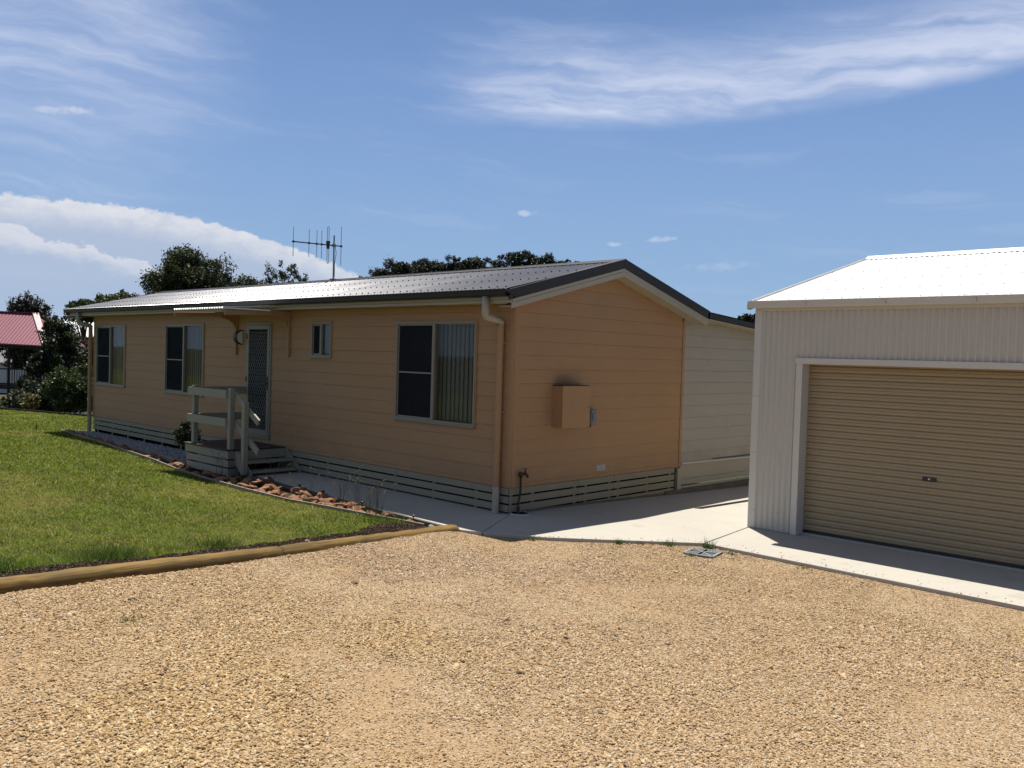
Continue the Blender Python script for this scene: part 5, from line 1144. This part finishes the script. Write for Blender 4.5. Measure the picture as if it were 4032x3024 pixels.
# ------------------------------------------------------------------ neighbours beyond the lawn
gz = thing('garden_shelter', 'open garden shelter with pink red corrugated roof and white balustrade', 'shelter', (-48.2, 8.5, -2.7))
e1, e0 = Vector((-46.22, 9.15, 1.62)), Vector((-51.2, 4.4, 1.78)); dv = (e1 - e0).normalized(); bk = Vector((dv.y, -dv.x, 0)) * -1
if bk.dot(Vector((-1, 1, 0))) < 0: bk = -bk
rise = bk * 2.6 + Vector((0, 0, 1.9))
nvec = dv.cross(rise).normalized(); nvec = nvec if nvec.z > 0 else -nvec
def P_(a, b): return e0 + (e1 - e0) * a + rise * b
def hip_face(a, b, rise_, inset, nv, pitch=.2, amp=.006, seg=6):
    """corrugated hip roof face: ribs run up the slope and are cut off by the hips"""
    d = b - a; Ln = d.length; k = int(Ln / pitch) * seg; mb = MB(); vs = []
    for i in range(k + 1):
        sx = Ln * i / k; t_ = max(.001, min(1, sx / inset, (Ln - sx) / inset)); o_ = nv * amp * math.cos(2 * math.pi * i / seg)
        vs += [a + d * (i / k) + o_, a + d * (i / k) + rise_ * t_ + o_]
    return mb.add(vs, [(2*i, 2*i+2, 2*i+3, 2*i+1) for i in range(k)])
def nrm(a, b): q = a.cross(b).normalized(); return q if q.z > 0 else -q
e2, e3 = e1 + bk * 5.2, e0 + bk * 5.2; IN = 2.05
for a_, b_, rs_ in ((e0, e1, rise), (e3, e2, -bk * 2.6 + Vector((0, 0, 1.9))), (e1, e2, -dv * IN + Vector((0, 0, 1.9))), (e0, e3, dv * IN + Vector((0, 0, 1.9)))):
    hip_face(a_, b_, rs_, IN if abs(rs_.dot(dv)) < .1 else 2.6, nrm(b_ - a_, rs_)).build('roof_sheet', 'maroon_roof', gz, smooth=True)
r0_, r1_ = e0 + rise + dv * IN, e1 + rise - dv * IN
MB().bar(r0_ + Vector((0, 0, .02)), r1_ + Vector((0, 0, .02)), .3, .03).build('ridge_cap', 'maroon_trim', gz)
for a_, b_ in ((e1, r1_), (e2, r1_), (e0, r0_), (e3, r0_)): MB().bar(a_ + Vector((0, 0, .03)), b_ + Vector((0, 0, .03)), .34, .03).build('hip_cap', 'maroon_trim', gz)
MB().bar(P_(0, -.01), P_(1.004, -.01), .12, .07).build('gutter', 'maroon_trim', gz)
MB().bar(P_(0, .0) + Vector((0, 0, -.14)) + bk * .15, P_(.99, 0) + Vector((0, 0, -.14)) + bk * .15, .1, .18).build('beam', 'dark_timber', gz)
fl = -.78
for a in (.05, .36, .66, .93):
    for q in (.35, 4.4):
        p = P_(a, 0) + bk * q; MB().box(p.x - .06, p.x + .06, p.y - .06, p.y + .06, -2.75, 1.6).build('post', 'dark_timber', gz)
MB().prism([P_(.0, 0) * 1 + bk * .3 + Vector((0, 0, fl - e0.z)), P_(.96, 0) + bk * .3 + Vector((0, 0, fl - P_(.96, 0).z)), P_(.96, 0) + bk * 4.5 + Vector((0, 0, fl - P_(.96, 0).z)), P_(0, 0) + bk * 4.5 + Vector((0, 0, fl - e0.z))], (0, 0, -.2)).build('deck', 'dark_timber', gz)
a0_, a1_ = P_(.03, 0) + bk * .36, P_(.93, 0) + bk * .36; a0_.z = a1_.z = fl
for z in (.12, .98): MB().bar(a0_ + Vector((0, 0, z)), a1_ + Vector((0, 0, z)), .06, .07).build('rail', 'dark_timber', gz)
for i in range(44):
    p = lerp(a0_, a1_, i / 43); MB().bar(p + Vector((0, 0, .14)), p + Vector((0, 0, .96)), .075, .025, (bk.x, bk.y, 0)).build('baluster', 'white_paint', gz)
def cottage(name, label, c, ang, lx, ly, hw, hr, wall, roofm):
    t_ = thing(name, label, 'house', c); ca, sa = math.cos(ang), math.sin(ang)
    def T(x, y, z): return (c[0] + x * ca - y * sa, c[1] + x * sa + y * ca, c[2] + z)
    MB().prism([T(-lx, -ly, 0), T(lx, -ly, 0), T(lx, ly, 0), T(-lx, ly, 0)], (0, 0, hw)).build('wall', wall, t_)
    o = .5
    MB().add([T(-lx - o, -ly - o, hw), T(lx + o, -ly - o, hw), T(lx + o, ly + o, hw), T(-lx - o, ly + o, hw), T(-lx + ly * .7, 0, hw + hr), T(lx - ly * .7, 0, hw + hr)],
             [(0, 1, 5, 4), (1, 2, 5), (2, 3, 4, 5), (3, 0, 4), (3, 2, 1, 0)]).build('roof', roofm, t_)
    for k in (-.6, -.15, .35, .7):
        w = MB().prism([T(lx * k - .6, -ly - .03, .9), T(lx * k + .6, -ly - .03, .9), T(lx * k + .6, -ly - .03, 2.1), T(lx * k - .6, -ly - .03, 2.1)], (sa * .03, -ca * .03, 0)).build('window', 'white_paint', t_)
        MB().prism([T(lx * k - .5, -ly - .065, 1.), T(lx * k + .5, -ly - .065, 1.), T(lx * k + .5, -ly - .065, 2.), T(lx * k - .5, -ly - .065, 2.)], (sa * .01, -ca * .01, 0)).build('pane', 'inner_door', w)
    return t_
cottage('neighbour_house', 'distant house with bright white roof seen past the house corner', (-91.5, 28.5, -2.6), .8, 7, 4.5, 5.0, 2.0, 'white_paint', 'white_roof')
cottage('neighbour_house', 'distant low house with grey roof half hidden by the garden trees', (-78, 19.6, -2.7), .8, 6, 4, 2.7, 1.7, 'white_paint', 'grey_roof')
cottage('neighbour_house', 'pale distant house glimpsed under the pink roof at the left edge', (-96, 15.5, -2.7), .75, 6, 4, 2.6, 1.6, 'grey_roof', 'grey_roof')
wf = thing('picket_fence', 'low white picket fence glimpsed below the bushes by the house corner', 'fence', (-24.0, 4.4, -1.75))
A_, B_ = Vector((-26.2, 3.3, -1.52)), Vector((-22.4, 6.9, -1.52))
for z in (.45, .62): MB().bar(A_ + Vector((0, 0, z)), B_ + Vector((0, 0, z)), .03, .06).build('rail', 'white_paint', wf)
for i in range(30):
    p = lerp(A_, B_, i / 29); MB().bar(p + Vector((0, 0, -.6)), p + Vector((0, 0, .74)), .06, .02, (-.66, .75, 0)).build('picket', 'white_paint', wf)
